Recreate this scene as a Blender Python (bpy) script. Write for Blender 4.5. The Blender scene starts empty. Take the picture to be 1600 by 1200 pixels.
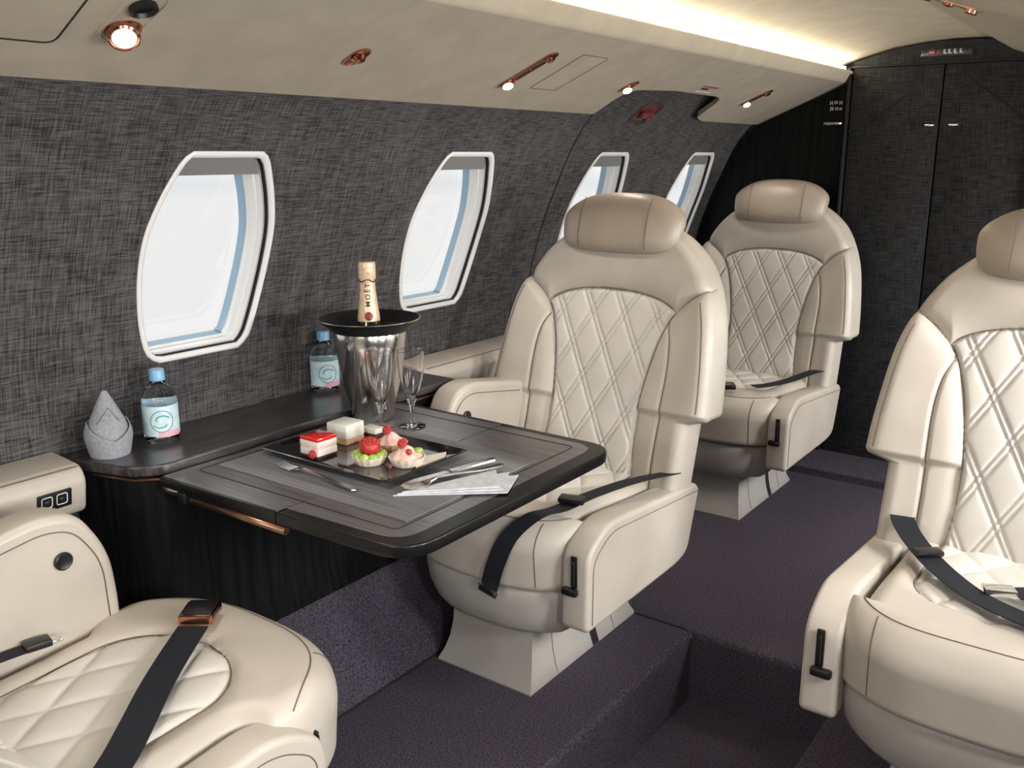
import bpy, bmesh, math, random
from mathutils import Vector, Matrix
from mathutils.geometry import delaunay_2d_cdt
random.seed(4)
PI=math.pi
S=bpy.context.scene
C=S.collection

# ------------------------------------------------------------------ materials
def nt(name):
    m=bpy.data.materials.new(name); m.use_nodes=True
    t=m.node_tree; b=t.nodes['Principled BSDF']
    return m,t,b
def setp(b,**k):
    for a,v in k.items():
        a=a.replace('_',' ')
        for c in (a,a.title(),a.capitalize()):
            if c in b.inputs: b.inputs[c].default_value=v; break
def col(c): return (c[0],c[1],c[2],1)
def simple(name,c,rough=.5,metal=0,**k):
    m,t,b=nt(name); b.inputs['Base Color'].default_value=col(c); b.inputs['Roughness'].default_value=rough; b.inputs['Metallic'].default_value=metal
    setp(b,**k); return m
def noise_mat(name,c1,c2,scale=(40,40,40),rough=.6,bump=.1,nscale=1,detail=4,metal=0,bscale=None,bdist=.002,lo=.35,hi=.65,**k):
    m,t,b=nt(name); N=t.nodes; L=t.links
    tc=N.new('ShaderNodeTexCoord'); mp=N.new('ShaderNodeMapping'); mp.inputs['Scale'].default_value=scale
    no=N.new('ShaderNodeTexNoise'); no.inputs['Scale'].default_value=nscale; no.inputs['Detail'].default_value=detail
    r=N.new('ShaderNodeValToRGB'); r.color_ramp.elements[0].color=col(c1); r.color_ramp.elements[1].color=col(c2)
    r.color_ramp.elements[0].position=lo; r.color_ramp.elements[1].position=hi
    L.new(tc.outputs['Object'],mp.inputs['Vector']); L.new(mp.outputs[0],no.inputs['Vector']); L.new(no.outputs['Fac'],r.inputs[0]); L.new(r.outputs[0],b.inputs['Base Color'])
    b.inputs['Roughness'].default_value=rough; b.inputs['Metallic'].default_value=metal
    if bump:
        n2=no
        if bscale:
            n2=N.new('ShaderNodeTexNoise'); n2.inputs['Scale'].default_value=bscale; n2.inputs['Detail'].default_value=3; L.new(tc.outputs['Object'],n2.inputs['Vector'])
        bp=N.new('ShaderNodeBump'); bp.inputs['Strength'].default_value=bump; bp.inputs['Distance'].default_value=bdist
        L.new(n2.outputs['Fac'],bp.inputs['Height']); L.new(bp.outputs[0],b.inputs['Normal'])
    setp(b,**k); return m
def weave_mat(name,dark,light,fy=260,fz=260,slow=16,rough=.85,axis='yz',spec=.2):
    m,t,b=nt(name); N=t.nodes; L=t.links
    tc=N.new('ShaderNodeTexCoord')
    def nz(sc,det=2):
        mp=N.new('ShaderNodeMapping'); mp.inputs['Scale'].default_value=sc
        n=N.new('ShaderNodeTexNoise'); n.inputs['Scale'].default_value=1; n.inputs['Detail'].default_value=det
        L.new(tc.outputs['Object'],mp.inputs['Vector']); L.new(mp.outputs[0],n.inputs['Vector']); return n.outputs['Fac']
    if axis=='yz': a=nz((2,fy,slow)); c=nz((2,slow,fz)); big=nz((3,9,9),3)
    else: a=nz((fy,2,slow)); c=nz((slow,2,fz)); big=nz((9,3,9),3)
    ad=N.new('ShaderNodeMath'); ad.operation='ADD'; L.new(a,ad.inputs[0]); L.new(c,ad.inputs[1])
    m2=N.new('ShaderNodeMath'); m2.operation='MULTIPLY'; m2.inputs[1].default_value=.45; L.new(ad.outputs[0],m2.inputs[0])
    m3=N.new('ShaderNodeMath'); m3.operation='MULTIPLY_ADD'; m3.inputs[1].default_value=.12; L.new(big,m3.inputs[0]); L.new(m2.outputs[0],m3.inputs[2])
    r=N.new('ShaderNodeValToRGB'); r.color_ramp.elements[0].color=col(dark); r.color_ramp.elements[1].color=col(light)
    r.color_ramp.elements[0].position=.40; r.color_ramp.elements[1].position=.62
    L.new(m3.outputs[0],r.inputs[0]); L.new(r.outputs[0],b.inputs['Base Color'])
    bp=N.new('ShaderNodeBump'); bp.inputs['Strength'].default_value=.35; bp.inputs['Distance'].default_value=.001
    L.new(m3.outputs[0],bp.inputs['Height']); L.new(bp.outputs[0],b.inputs['Normal'])
    b.inputs['Roughness'].default_value=rough; b.inputs['Specular IOR Level'].default_value=spec
    return m
def emis(name,c,s):
    m,t,b=nt(name); b.inputs['Base Color'].default_value=col(c); b.inputs['Emission Color'].default_value=col(c); b.inputs['Emission Strength'].default_value=s; return m
M={}
M['leather']=noise_mat('cream_leather',(.45,.405,.35),(.52,.47,.41),(6,6,6),.42,.12,bscale=420,bdist=.0008)
M['leather_head']=noise_mat('headrest_leather',(.34,.28,.225),(.40,.335,.275),(6,6,6),.42,.12,bscale=420,bdist=.0008)
M['quilt']=noise_mat('quilted_leather',(.55,.52,.48),(.62,.59,.545),(8,8,8),.45,.12,bscale=420,bdist=.0008)
M['shell']=noise_mat('seat_shell_leather',(.37,.35,.32),(.43,.41,.375),(6,6,6),.45,.08,bscale=300,bdist=.0006)
M['seam']=simple('seam_thread',(.14,.10,.075),.8)
M['wall']=weave_mat('woven_sidewall_fabric',(.018,.0172,.0185),(.122,.115,.117),fy=520,fz=520,slow=22)
M['navy']=noise_mat('navy_lower_sidewall',(.008,.013,.019),(.018,.028,.038),(30,30,30),.7,.1)
M['ceil']=noise_mat('cream_headliner',(.46,.40,.30),(.52,.455,.345),(12,12,12),.75,.05,bscale=500,bdist=.0005)
M['ceil2']=noise_mat('taupe_overhead_panel',(.40,.35,.275),(.45,.395,.31),(12,12,12),.65,.05,bscale=500,bdist=.0005)
M['carpet']=noise_mat('purple_grey_carpet',(.020,.0175,.027),(.105,.091,.115),(240,240,240),.95,.8,detail=3,bdist=.004,Specular_IOR_Level=.1,lo=.3,hi=.7)
M['bulk']=weave_mat('charcoal_bulkhead_fabric',(.008,.008,.0085),(.045,.045,.048),fy=420,fz=300,slow=16,axis='xz')
M['black']=simple('black_plastic',(.007,.007,.008),.38)
M['gap']=simple('shadow_gap_rubber',(.006,.006,.007),.8)
M['wood']=noise_mat('dark_stained_veneer',(.016,.014,.015),(.060,.053,.055),(160,5,30),.32,.06,detail=5,Coat_Weight=.5,Coat_Roughness=.2)
M['woodx']=noise_mat('dark_stained_table_veneer',(.055,.050,.051),(.125,.117,.119),(7,230,60),.34,.05,detail=5,Coat_Weight=.8,Coat_Roughness=.24)
M['woodedge']=simple('black_table_edge',(.006,.006,.006),.3,0,Specular_IOR_Level=.35)
M['cabinet']=noise_mat('black_cabinet_veneer',(.0025,.003,.003),(.007,.008,.0085),(90,90,4),.5,.05,Specular_IOR_Level=.12)
M['copper']=simple('polished_copper',(.52,.25,.16),.16,1)
M['bronze']=simple('brushed_bronze_strip',(.33,.19,.13),.35,1)
M['steel']=noise_mat('brushed_steel',(.68,.66,.63),(.80,.78,.75),(60,60,2),.17,.0,metal=1)
M['chrome']=simple('chrome',(.75,.74,.73),.1,1)
M['silver']=simple('silver_cutlery',(.62,.61,.60),.18,1)
M['belt']=noise_mat('navy_black_webbing',(.006,.007,.011),(.014,.017,.025),(600,600,600),.62,.4,bdist=.001,Specular_IOR_Level=.25)
M['white']=simple('white_window_plastic',(.80,.80,.79),.35)
M['shade']=simple('grey_window_shade',(.20,.20,.20),.6)
M['bluegask']=simple('pale_blue_pane_seal',(.30,.45,.58),.25)
M['mat']=weave_mat('woven_charcoal_placemat',(.07,.07,.075),(.25,.25,.26),fy=420,fz=60,slow=14,rough=.55)
M['plate']=simple('glossy_black_plate',(.010,.010,.011),.08,0,Coat_Weight=.6)
M['napkin']=noise_mat('grey_linen',(.24,.25,.28),(.32,.33,.36),(200,200,200),.9,.1)
M['paper']=noise_mat('pale_napkin_paper',(.50,.52,.56),(.62,.64,.68),(60,60,60),.85,.1)
M['gold']=noise_mat('champagne_gold_foil',(.72,.50,.31),(.86,.66,.46),(120,120,120),.38,.2,metal=.2)
M['green']=simple('dark_green_glass',(.01,.03,.015),.08,0,Coat_Weight=.5)
M['redseal']=simple('red_seal',(.22,.01,.015),.4)
M['ink']=simple('black_ink',(.012,.010,.010),.6)
M['label']=noise_mat('pale_blue_label',(.50,.68,.74),(.66,.78,.82),(60,60,60),.5,0)
M['labelpink']=simple('pink_label_band',(.72,.40,.45),.5)
M['labelgreen']=simple('teal_print',(.08,.34,.30),.5)
M['labelblue']=simple('deep_blue_print',(.10,.22,.42),.5)
M['capblue']=simple('light_blue_cap',(.22,.46,.72),.35)
M['redjelly']=simple('red_glaze',(.70,.015,.012),.12,0,Coat_Weight=.8)
M['cream']=noise_mat('whipped_cream',(.72,.60,.50),(.82,.72,.62),(90,90,90),.55,.15)
M['icing']=noise_mat('white_icing',(.74,.70,.62),(.80,.77,.70),(90,90,90),.6,.1)
M['pastry']=noise_mat('golden_pastry',(.50,.28,.13),(.66,.45,.26),(90,90,90),.6,.3)
M['choc']=simple('chocolate_sponge',(.045,.018,.012),.6)
M['berry']=noise_mat('raspberry_red',(.30,.012,.015),(.60,.05,.04),(400,400,400),.3,.5)
M['pinkcream']=noise_mat('pink_cream',(.74,.42,.36),(.84,.62,.55),(70,70,70),.5,.2)
M['kiwi']=noise_mat('kiwi_green',(.22,.40,.05),(.46,.58,.16),(90,90,90),.3,.2)
M['maroon']=simple('maroon_exit_handle',(.16,.03,.03),.3,0,Coat_Weight=.5)
M['pinkmetal']=simple('rose_metal_rim',(.50,.30,.27),.25,1)
M['lamp']=emis('lit_lens',(1,.84,.70),3.5)
M['cove']=emis('cove_strip_glow',(1,.93,.72),9.0)
M['placard']=simple('white_print',(.72,.74,.73),.5)
M['placfilm']=simple('pale_pink_placard_film',(.42,.34,.30),.5)
M['redprint']=simple('red_print',(.35,.03,.03),.5)
M['signface']=simple('sign_face',(.02,.02,.022),.3)
m,t,b=nt('clear_glass'); b.inputs['Base Color'].default_value=(1,1,1,1); b.inputs['Transmission Weight'].default_value=1; b.inputs['Roughness'].default_value=.01; b.inputs['IOR'].default_value=1.45; M['glass']=m
m,t,b=nt('clear_bottle_plastic'); b.inputs['Base Color'].default_value=(.9,.95,1,1); b.inputs['Transmission Weight'].default_value=1; b.inputs['Roughness'].default_value=.04; b.inputs['IOR'].default_value=1.33; M['pet']=m
m,t,b=nt('window_pane_acrylic'); t.nodes.remove(b)
_o=t.nodes['Material Output']; _tr=t.nodes.new('ShaderNodeBsdfTransparent'); _tr.inputs[0].default_value=(.97,.97,.97,1); _gl=t.nodes.new('ShaderNodeBsdfGlossy'); _gl.inputs['Roughness'].default_value=.02
_mx=t.nodes.new('ShaderNodeMixShader'); _mx.inputs[0].default_value=.05; t.links.new(_tr.outputs[0],_mx.inputs[1]); t.links.new(_gl.outputs[0],_mx.inputs[2]); t.links.new(_mx.outputs[0],_o.inputs[0]); M['pane']=m

# ------------------------------------------------------------------ helpers
def link(name,me,parent=None,kind=None,label=None):
    o=bpy.data.objects.new(name,me); C.objects.link(o)
    if parent: o.parent=parent
    if kind: o['kind']=kind
    if label: o['label']=label
    return o
def mk(name,verts,faces,mat,parent=None,smooth=True,kind=None,label=None,mats=None,mi=None,recalc=True):
    me=bpy.data.meshes.new(name); me.from_pydata([tuple(v) for v in verts],[],faces)
    for mm in (mats or [mat]): me.materials.append(mm)
    if mi: me.polygons.foreach_set('material_index',mi)
    if recalc:
        bm=bmesh.new(); bm.from_mesh(me); bmesh.ops.recalc_face_normals(bm,faces=bm.faces); bm.to_mesh(me); bm.free()
    if smooth: me.polygons.foreach_set('use_smooth',[True]*len(me.polygons))
    me.update()
    return link(name,me,parent,kind,label)
def thing(name,label,cat,loc=(0,0,0),rotz=0,group=None):
    o=bpy.data.objects.new(name,None); C.objects.link(o); o.empty_display_size=.05
    o.location=loc; o.rotation_euler=(0,0,rotz); o['label']=label; o['category']=cat
    if group: o['group']=group
    return o
def tag(o,label,cat,group=None):
    o['label']=label; o['category']=cat
    if group: o['group']=group
    return o
def autosmooth(o,ang=35):
    me=o.data; bm=bmesh.new(); bm.from_mesh(me)
    for e in bm.edges:
        if len(e.link_faces)==2: e.smooth=e.calc_face_angle(0)<math.radians(ang)
    for f in bm.faces:
        f.smooth=len(f.verts)<=8
        if len(f.verts)>8:
            for e in f.edges: e.smooth=False
    bm.to_mesh(me); bm.free(); return o
def V(*a): return Vector(a)
class MB:
    """collects shapes that form ONE part"""
    def __init__(s): s.v=[]; s.f=[]; s.m=[]; s.mats=[]
    def _mi(s,mat):
        if mat not in s.mats: s.mats.append(mat)
        return s.mats.index(mat)
    def add(s,v,f,mat):
        k=len(s.v); i=s._mi(mat); s.v+= [tuple(a) for a in v]; s.f+=[tuple(k+j for j in q) for q in f]; s.m+=[i]*len(f); return s
    def box(s,c,d,mat,bev=0,rot=None,seg=2):
        bm=bmesh.new(); bmesh.ops.create_cube(bm,size=1)
        bmesh.ops.scale(bm,vec=d,verts=bm.verts)
        if bev: bmesh.ops.bevel(bm,geom=bm.edges[:],offset=bev,segments=seg,affect='EDGES',profile=.5)
        mm=(rot.to_4x4() if rot else Matrix.Identity(4)); mm=Matrix.Translation(c)@mm
        bm.transform(mm); return s.bm(bm,mat)
    def bm(s,bm,mat):
        bm.verts.index_update(); v=[x.co[:] for x in bm.verts]; f=[[y.index for y in x.verts] for x in bm.faces]; bm.free(); return s.add(v,f,mat)
    def tube(s,pts,r,mat,n=8,cap=True,closed=False):
        pts=[Vector(p) for p in pts]; rs=r if isinstance(r,(list,tuple)) else [r]*len(pts)
        v=[];f=[];up=None;L=len(pts)
        for i,p in enumerate(pts):
            if closed: t=(pts[(i+1)%L]-pts[i-1])
            else: t=(pts[min(i+1,L-1)]-pts[max(i-1,0)])
            t.normalize()
            if up is None:
                up=Vector((0,0,1)) if abs(t.z)<.9 else Vector((0,1,0))
            a=(up-t*up.dot(t)).normalized(); up=a; b=t.cross(a)
            for k in range(n):
                th=2*PI*k/n; v.append(p+a*math.cos(th)*rs[i]+b*math.sin(th)*rs[i])
        for i in range(L if closed else L-1):
            j=(i+1)%L
            for k in range(n): f.append((i*n+k,i*n+(k+1)%n,j*n+(k+1)%n,j*n+k))
        if cap and not closed: f.append(tuple(range(n))[::-1]); f.append(tuple((L-1)*n+k for k in range(n)))
        return s.add(v,f,mat)
    def lathe(s,prof,mat,c=(0,0,0),n=40,rot=None,sx=1,sy=1,cap=True,a0=0,a1=2*PI):
        full=abs(a1-a0-2*PI)<1e-6; v=[];f=[]; m=n if full else n+1
        for r,z in prof:
            for k in range(m):
                th=a0+(a1-a0)*k/n; p=Vector((r*math.cos(th)*sx,r*math.sin(th)*sy,z))
                if rot: p=rot@p
                v.append(p+Vector(c))
        for i in range(len(prof)-1):
            for k in range(n):
                k2=(k+1)%m
                f.append((i*m+k,i*m+k2,(i+1)*m+k2,(i+1)*m+k))
        if cap and full:
            if prof[0][0]>1e-5: f.append(tuple(range(m))[::-1])
            if prof[-1][0]>1e-5: f.append(tuple((len(prof)-1)*m+k for k in range(m)))
        return s.add(v,f,mat)
    def loft(s,rings,mat,cap=True):
        n=len(rings[0]); v=[p for r in rings for p in r]; f=[]
        for i in range(len(rings)-1):
            for k in range(n): f.append((i*n+k,i*n+(k+1)%n,(i+1)*n+(k+1)%n,(i+1)*n+k))
        if cap: f.append(tuple(range(n))[::-1]); f.append(tuple((len(rings)-1)*n+k for k in range(n)))
        return s.add(v,f,mat)
    def prism(s,poly,axis,a,b,mat,bev=0,seg=3):
        """poly in the two remaining axes, extruded a->b along axis"""
        def P(u,w,h):
            return {0:(h,u,w),1:(u,h,w),2:(u,w,h)}[axis]
        bm=bmesh.new(); vs=[bm.verts.new(P(u,w,a)) for u,w in poly]; f=bm.faces.new(vs)
        r=bmesh.ops.extrude_face_region(bm,geom=[f]); d=[0,0,0]; d[axis]=b-a
        bmesh.ops.translate(bm,vec=d,verts=[e for e in r['geom'] if isinstance(e,bmesh.types.BMVert)])
        bmesh.ops.recalc_face_normals(bm,faces=bm.faces)
        if bev:
            caps=[e for e in bm.edges if abs(e.verts[0].co[axis]-e.verts[1].co[axis])<1e-6]
            bmesh.ops.bevel(bm,geom=caps,offset=bev,segments=seg,affect='EDGES',profile=.5)
        return s.bm(bm,mat)
    def ribbon(s,pts,w,t,mat,normals=None,wdir=None):
        pts=[Vector(p) for p in pts]; v=[];f=[];L=len(pts)
        for i,p in enumerate(pts):
            tg=(pts[min(i+1,L-1)]-pts[max(i-1,0)]).normalized()
            n=Vector(normals[i]) if normals else Vector((0,0,1))
            if wdir: wd=Vector(wdir[i]).normalized()
            else: wd=tg.cross(n).normalized()
            nn=wd.cross(tg).normalized()
            for a,b in ((-1,-1),(1,-1),(1,1),(-1,1)): v.append(p+wd*a*w/2+nn*b*t/2)
        for i in range(L-1):
            for k in range(4): f.append((i*4+k,i*4+(k+1)%4,(i+1)*4+(k+1)%4,(i+1)*4+k))
        f.append((0,1,2,3)); f.append(tuple((L-1)*4+k for k in (3,2,1,0)))
        return s.add(v,f,mat)
    def build(s,name,parent=None,ang=35,kind=None,label=None,xf=None):
        v=s.v if xf is None else [xf@Vector(a) for a in s.v]
        o=mk(name,v,s.f,None,parent,True,kind,label,mats=s.mats,mi=s.m)
        autosmooth(o,ang); return o
def interp(tab,x):
    if x<=tab[0][0]: return tab[0][1]
    for (a,b),(c,d) in zip(tab,tab[1:]):
        if x<=c: return b+(d-b)*(x-a)/(c-a)
    return tab[-1][1]
def smooth_tab(tab,n=12):
    """Catmull-Rom resample of (x,y) table"""
    out=[];P=tab
    for i in range(len(P)-1):
        p0=P[max(i-1,0)];p1=P[i];p2=P[i+1];p3=P[min(i+2,len(P)-1)]
        m1=(p2[1]-p0[1])/(p2[0]-p0[0]); m2=(p3[1]-p1[1])/(p3[0]-p1[0]); h=p2[0]-p1[0]
        for k in range(n):
            t=k/n; out.append((p1[0]+h*t,(2*t**3-3*t*t+1)*p1[1]+(t**3-2*t*t+t)*h*m1+(-2*t**3+3*t*t)*p2[1]+(t**3-t*t)*h*m2))
    out.append(P[-1]); return out
def spline(pts,n=10):
    P=[Vector(p) for p in pts]; out=[]
    for i in range(len(P)-1):
        p0=P[max(i-1,0)];p1=P[i];p2=P[i+1];p3=P[min(i+2,len(P)-1)]
        for k in range(n):
            t=k/n; out.append(.5*((2*p1)+(p2-p0)*t+(2*p0-5*p1+4*p2-p3)*t*t+(3*p1-p0-3*p2+p3)*t**3))
    out.append(P[-1]); return out
def sstep(a,b,x):
    t=max(0,min(1,(x-a)/(b-a))); return t*t*(3-2*t)
def rounded(poly,r,n=6):
    """round the corners of a 2D polygon"""
    out=[];L=len(poly)
    for i in range(L):
        p=Vector(poly[i]);a=(Vector(poly[i-1])-p);b=(Vector(poly[(i+1)%L])-p)
        rr=r[i] if isinstance(r,(list,tuple)) else r
        if rr<=0: out.append(tuple(p)); continue
        d=min(rr,a.length*.49,b.length*.49); A=p+a.normalized()*d;B=p+b.normalized()*d
        for k in range(n+1):
            t=k/n; q=A*(1-t)**2+p*2*t*(1-t)+B*t*t; out.append((q.x,q.y))
    return out

# ------------------------------------------------------------------ cabin shell
Y0,Y1=-1.3,3.83
XC=-.72
PROF=smooth_tab([(.21,-1.565),(.36,-1.69),(.52,-1.755),(.68,-1.782),(.84,-1.765),(.978,-1.728),(1.116,-1.674),(1.276,-1.597),(1.37,-1.525),(1.43,-1.44),(1.475,-1.345),(1.50,-1.25)],6)
def XW(z): return interp(PROF,z)
WY=[.45-.78,.45,1.232,2.03,2.808,3.52]
WYR=WY[:]
# window outline (dy, z) half-widths by height
WH=smooth_tab([(.812,.105),(.83,.128),(.87,.143),(.93,.155),(1.01,.163),(1.09,.160),(1.16,.140),(1.21,.118),(1.238,.102),(1.25,.088)],5)
def win_outline(off=0,shift=0):
    zs=[w[0] for w in WH]; out=[]
    pts=[(w,z) for z,w in WH]
    loop=[(w,z) for w,z in pts]+[(-w,z) for w,z in reversed(pts)]
    if off==0: return loop
    L=len(loop); res=[]
    for i in range(L):
        a=Vector(loop[i-1]);b=Vector(loop[(i+1)%L]); t=(b-a).normalized(); n=Vector((t.y,-t.x)); res.append(tuple(Vector(loop[i])+n*off))
    return res
def resample(loop,n):
    P=[Vector(p) for p in loop]; L=len(P); d=[0]
    for i in range(L): d.append(d[-1]+(P[(i+1)%L]-P[i]).length)
    out=[];j=0
    for k in range(n):
        s=d[-1]*k/n
        while d[j+1]<s: j+=1
        t=(s-d[j])/max(1e-9,d[j+1]-d[j]); q=P[j].lerp(P[(j+1)%L],t); out.append((q.x,q.y))
    return out
def cdt_surface(outer,holes,step_u,step_v,mapf):
    us=[p[0] for p in outer];vs=[p[1] for p in outer]
    def inside(p,poly):
        x,y=p;c=False;n=len(poly)
        for i in range(n):
            x1,y1=poly[i];x2,y2=poly[(i+1)%n]
            if (y1>y)!=(y2>y) and x<(x2-x1)*(y-y1)/(y2-y1)+x1: c=not c
        return c
    def near(p,poly,d):
        return any((p[0]-q[0])**2+(p[1]-q[1])**2<d*d for q in poly)
    verts=[];edges=[]
    for loop in [outer]+holes:
        k=len(verts);n=len(loop); verts+=[Vector(q) for q in loop]; edges+=[(k+i,k+(i+1)%n) for i in range(n)]
    u=min(us)+step_u*.5
    while u<max(us):
        v=min(vs)+step_v*.5
        while v<max(vs):
            p=(u,v)
            if inside(p,outer) and not near(p,outer,step_v*.3) and not any(inside(p,h) or near(p,h,step_v*.45) for h in holes): verts.append(Vector(p))
            v+=step_v
        u+=step_u
    r=delaunay_2d_cdt(verts,edges,[],0,1e-6)
    vo,fo=r[0],r[2]; F=[]
    for f in fo:
        c=sum((vo[i] for i in f),Vector((0,0)))/len(f); c=(c.x,c.y)
        if inside(c,outer) and not any(inside(c,h) for h in holes): F.append(tuple(f))
    return [mapf(p.x,p.y) for p in vo],F
def dense(poly,st):
    out=[]
    for i in range(len(poly)):
        a=Vector(poly[i]);b=Vector(poly[(i+1)%len(poly)]); n=max(1,int((b-a).length/st))
        for k in range(n): q=a.lerp(b,k/n); out.append((q.x,q.y))
    return out
def side_wall(name,mirror,ys):
    mp=(lambda y,z:(2*XC-XW(z),y,z)) if mirror else (lambda y,z:(XW(z),y,z))
    outer=dense([(Y0,.21),(Y1,.21),(Y1,1.50),(Y0,1.50)],.04)
    holes=[[(y+a,z) for a,z in resample(win_outline(.004),56)] for y in ys]
    v,f=cdt_surface(outer,holes,.05,.03,mp)
    mi=[1 if sum(v[i][2] for i in q)/len(q)<.555 else 0 for q in f]
    # outer skin a few centimetres behind the lining closes the light path between windows
    return mk(name,v,f,None,kind='structure',mats=[M['wall'],M['navy']],mi=mi)
side_wall('wall_left',False,WY); side_wall('wall_right',True,WYR)
# panel joint of the emergency exit section
for yy,nm in ((2.52,'trim_3'),):
    mb=MB(); mb.tube([(XW(z)+.0005,yy-.0*z,z) for z in [.70+.01*k for k in range(70)]],.0022,M['gap'],6); mb.build(nm,kind='structure')

def window(idx,yc,mirror):
    w=bpy.data.objects.new('window_%d'%idx,None); C.objects.link(w); w['kind']='structure'; w.empty_display_size=.05
    sgn=-1 if mirror else 1
    def P(y,z,depth):       # depth: metres outward from the lining
        x=XW(z)-depth; 
        if mirror: x=2*XC-x
        return (x,y,z)
    N=72
    def loop(off,depth): return [P(yc+a,z,depth) for a,z in resample(win_outline(off),N)]
    def strip(name,specs,mat,parent,label=None):
        mb=MB(); mb.loft([loop(o,d) for o,d in specs],mat,cap=False); return mb.build(name,parent,kind=None,label=label,ang=60)
    strip('window_frame',[(.0045,.004),(.0045,-.001),(.002,-.0035),(-.004,-.0035),(-.0075,-.001),(-.009,.006)],M['white'],w)
    strip('shade_track',[(-.0088,.004),(-.0095,.018),(-.0125,.018)],M['gap'],w)
    strip('reveal',[(-.0112,.016),(-.0140,.034),(-.020,.034),(-.0205,.052),(-.024,.054),(-.0245,.062)],M['white'],w)
    strip('pane_seal',[(-.0235,.060),(-.0255,.063),(-.028,.065),(-.029,.072),(-.031,.080)],M['bluegask'],w,'pale blue seal round the outer pane')
    # shade lip drawn a little way down at the top
    mb=MB(); zt0,zt1=1.207,1.246
    ring=[]
    for k in range(13):
        t=-1+2*k/12
        def hw(z): return interp(WH,z)-.017
        ring.append([P(yc+t*hw(zt0)*.99,zt0,.018),P(yc+t*hw(zt1)*.99,zt1,.012),P(yc+t*hw(zt1)*.99,zt1,.020),P(yc+t*hw(zt0)*.99,zt0,.026)])
    mb.loft(ring,M['shade']); mb.build('window_shade',w,label='grey pull-down shade pushed up')
    # pane
    L=[(yc+a,z) for a,z in resample(win_outline(-.030),48)]
    mb=MB(); mb.loft([[P(a,b,.078) for a,b in L],[P(a,b,.081) for a,b in L]],M['pane']); mb.build('pane',w)
k=1
for y in WY: window(k,y,False); k+=1
for y in WYR: window(k,y,True); k+=1

# floor with a sunken aisle
PX0,PX1,PY1,PD=-.93,-.515,2.1,.20
def q(a,b,z): pass
fv=[];ff=[];
def grid_rect(x0,x1,y0,y1,z):
    k=len(fv); fv.extend([(x0,y0,z),(x1,y0,z),(x1,y1,z),(x0,y1,z)]); ff.append((k,k+1,k+2,k+3))
mb=MB()
R=.016
# platform tops, rounded nosings, aisle well
def prof_run(poly,axis_from,axis_to,mat):
    pass
XR=2*XC+1.413
left=[(-1.413,0),(PX0-R,0)]+[(PX0-R+R*math.sin(a),-R+R*math.cos(a)) for a in [PI/2*k/5 for k in range(1,6)]]+[(PX0,-PD),(PX1,-PD)]+[(PX1+R-R*math.cos(a),-R+R*math.sin(a)) for a in [PI/2*k/5 for k in range(0,6)]]+[(XR,0)]
v=[(x,y,z) for y in (Y0,PY1) for x,z in left]; n=len(left)
f=[(i,i+1,n+i+1,n+i) for i in range(n-1)]
mb.add(v,f,M['carpet'])
# far part of the floor and riser of the well
far=[(PY1,-PD),(PY1,-R)]+[(PY1+R-R*math.cos(a),-R+R*math.sin(a)) for a in [PI/2*k/5 for k in range(1,6)]]
v=[(x,y,z) for x in (PX0,PX1) for y,z in far]; n=len(far)
mb.add(v,[(i,i+1,n+i+1,n+i) for i in range(n-1)],M['carpet'])
# plates either side and beyond
mb.add([(PX0,PY1+R,0),(PX1,PY1+R,0),(PX1,3.53,0),(PX0,3.53,0)],[(0,1,2,3)],M['carpet'])
mb.add([(-1.413,PY1,0),(PX0,PY1,0),(PX0,3.53,0),(-1.413,3.53,0)],[(0,1,2,3)],M['carpet'])
mb.add([(PX1,PY1,0),(XR,PY1,0),(XR,3.53,0),(PX1,3.53,0)],[(0,1,2,3)],M['carpet'])
arcs=[(PX0-R+R*math.sin(a),PY1,-R+R*math.cos(a)) for a in [PI/2*k/5 for k in range(6)]]
mb.add([(PX0+.0005,PY1+.0002,.0)]+[(x,y+.0002,z) for x,y,z in arcs],[(0,i+1,i+2) for i in range(5)],M['carpet'])
arcs=[(PX1+R-R*math.cos(a),PY1,-R+R*math.sin(a)) for a in [PI/2*k/5 for k in range(6)]]
mb.add([(PX1-.0005,PY1+.0002,0)]+[(x,y+.0002,z) for x,y,z in arcs],[(0,i+1,i+2) for i in range(5)],M['carpet'])
for xx in (PX0,PX1):
    arcs=[(xx,PY1+R-R*math.cos(a),-R+R*math.sin(a)) for a in [PI/2*k/5 for k in range(6)]]
    mb.add([(xx,PY1-.0005,0)]+arcs,[(0,i+1,i+2) for i in range(5)],M['carpet'])
# threshold in front of the bulkhead
th=[(3.53,0),(3.53,.028),(3.545,.036),(3.83,.036)]
v=[(x,y,z) for x in (-1.45,XR) for y,z in th]; mb.add(v,[(i,i+1,5+i-0,4+i) for i in range(3)],M['carpet'])
fl=mb.build('floor',kind='structure',ang=50)
# carpet joint and, along the kick, a dark tube for the crease's shade
mb=MB(); mb.tube([(-1.411,Y0,.001),(-1.411,3.53,.001)],.0035,M['gap'],6); mb.build('trim_4',kind='structure')
mb=MB(); mb.tube([(-1.413,PY1+.004,.0005),(PX0-.03,PY1+.004,.0005),(PX0-.012,PY1,-.001),(PX0-.002,PY1-.012,-.008)],.0025,M['gap'],6); mb.build('trim_5',kind='structure')
# carpeted kick of both side walls
for mir,nm in ((0,'baseboard_left'),(1,'baseboard_right')):
    pr=[(-1.413,0),(-1.45,.03),(-1.50,.10),(-1.54,.165),(-1.567,.215)]
    if mir: pr=[(2*XC-a,b) for a,b in pr]
    v=[(x,y,z) for y in (Y0,Y1) for x,z in pr]
    mk(nm,v,[(i,i+1,6+i-0,5+i) for i in range(4)],M['carpet'],kind='structure')
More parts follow.
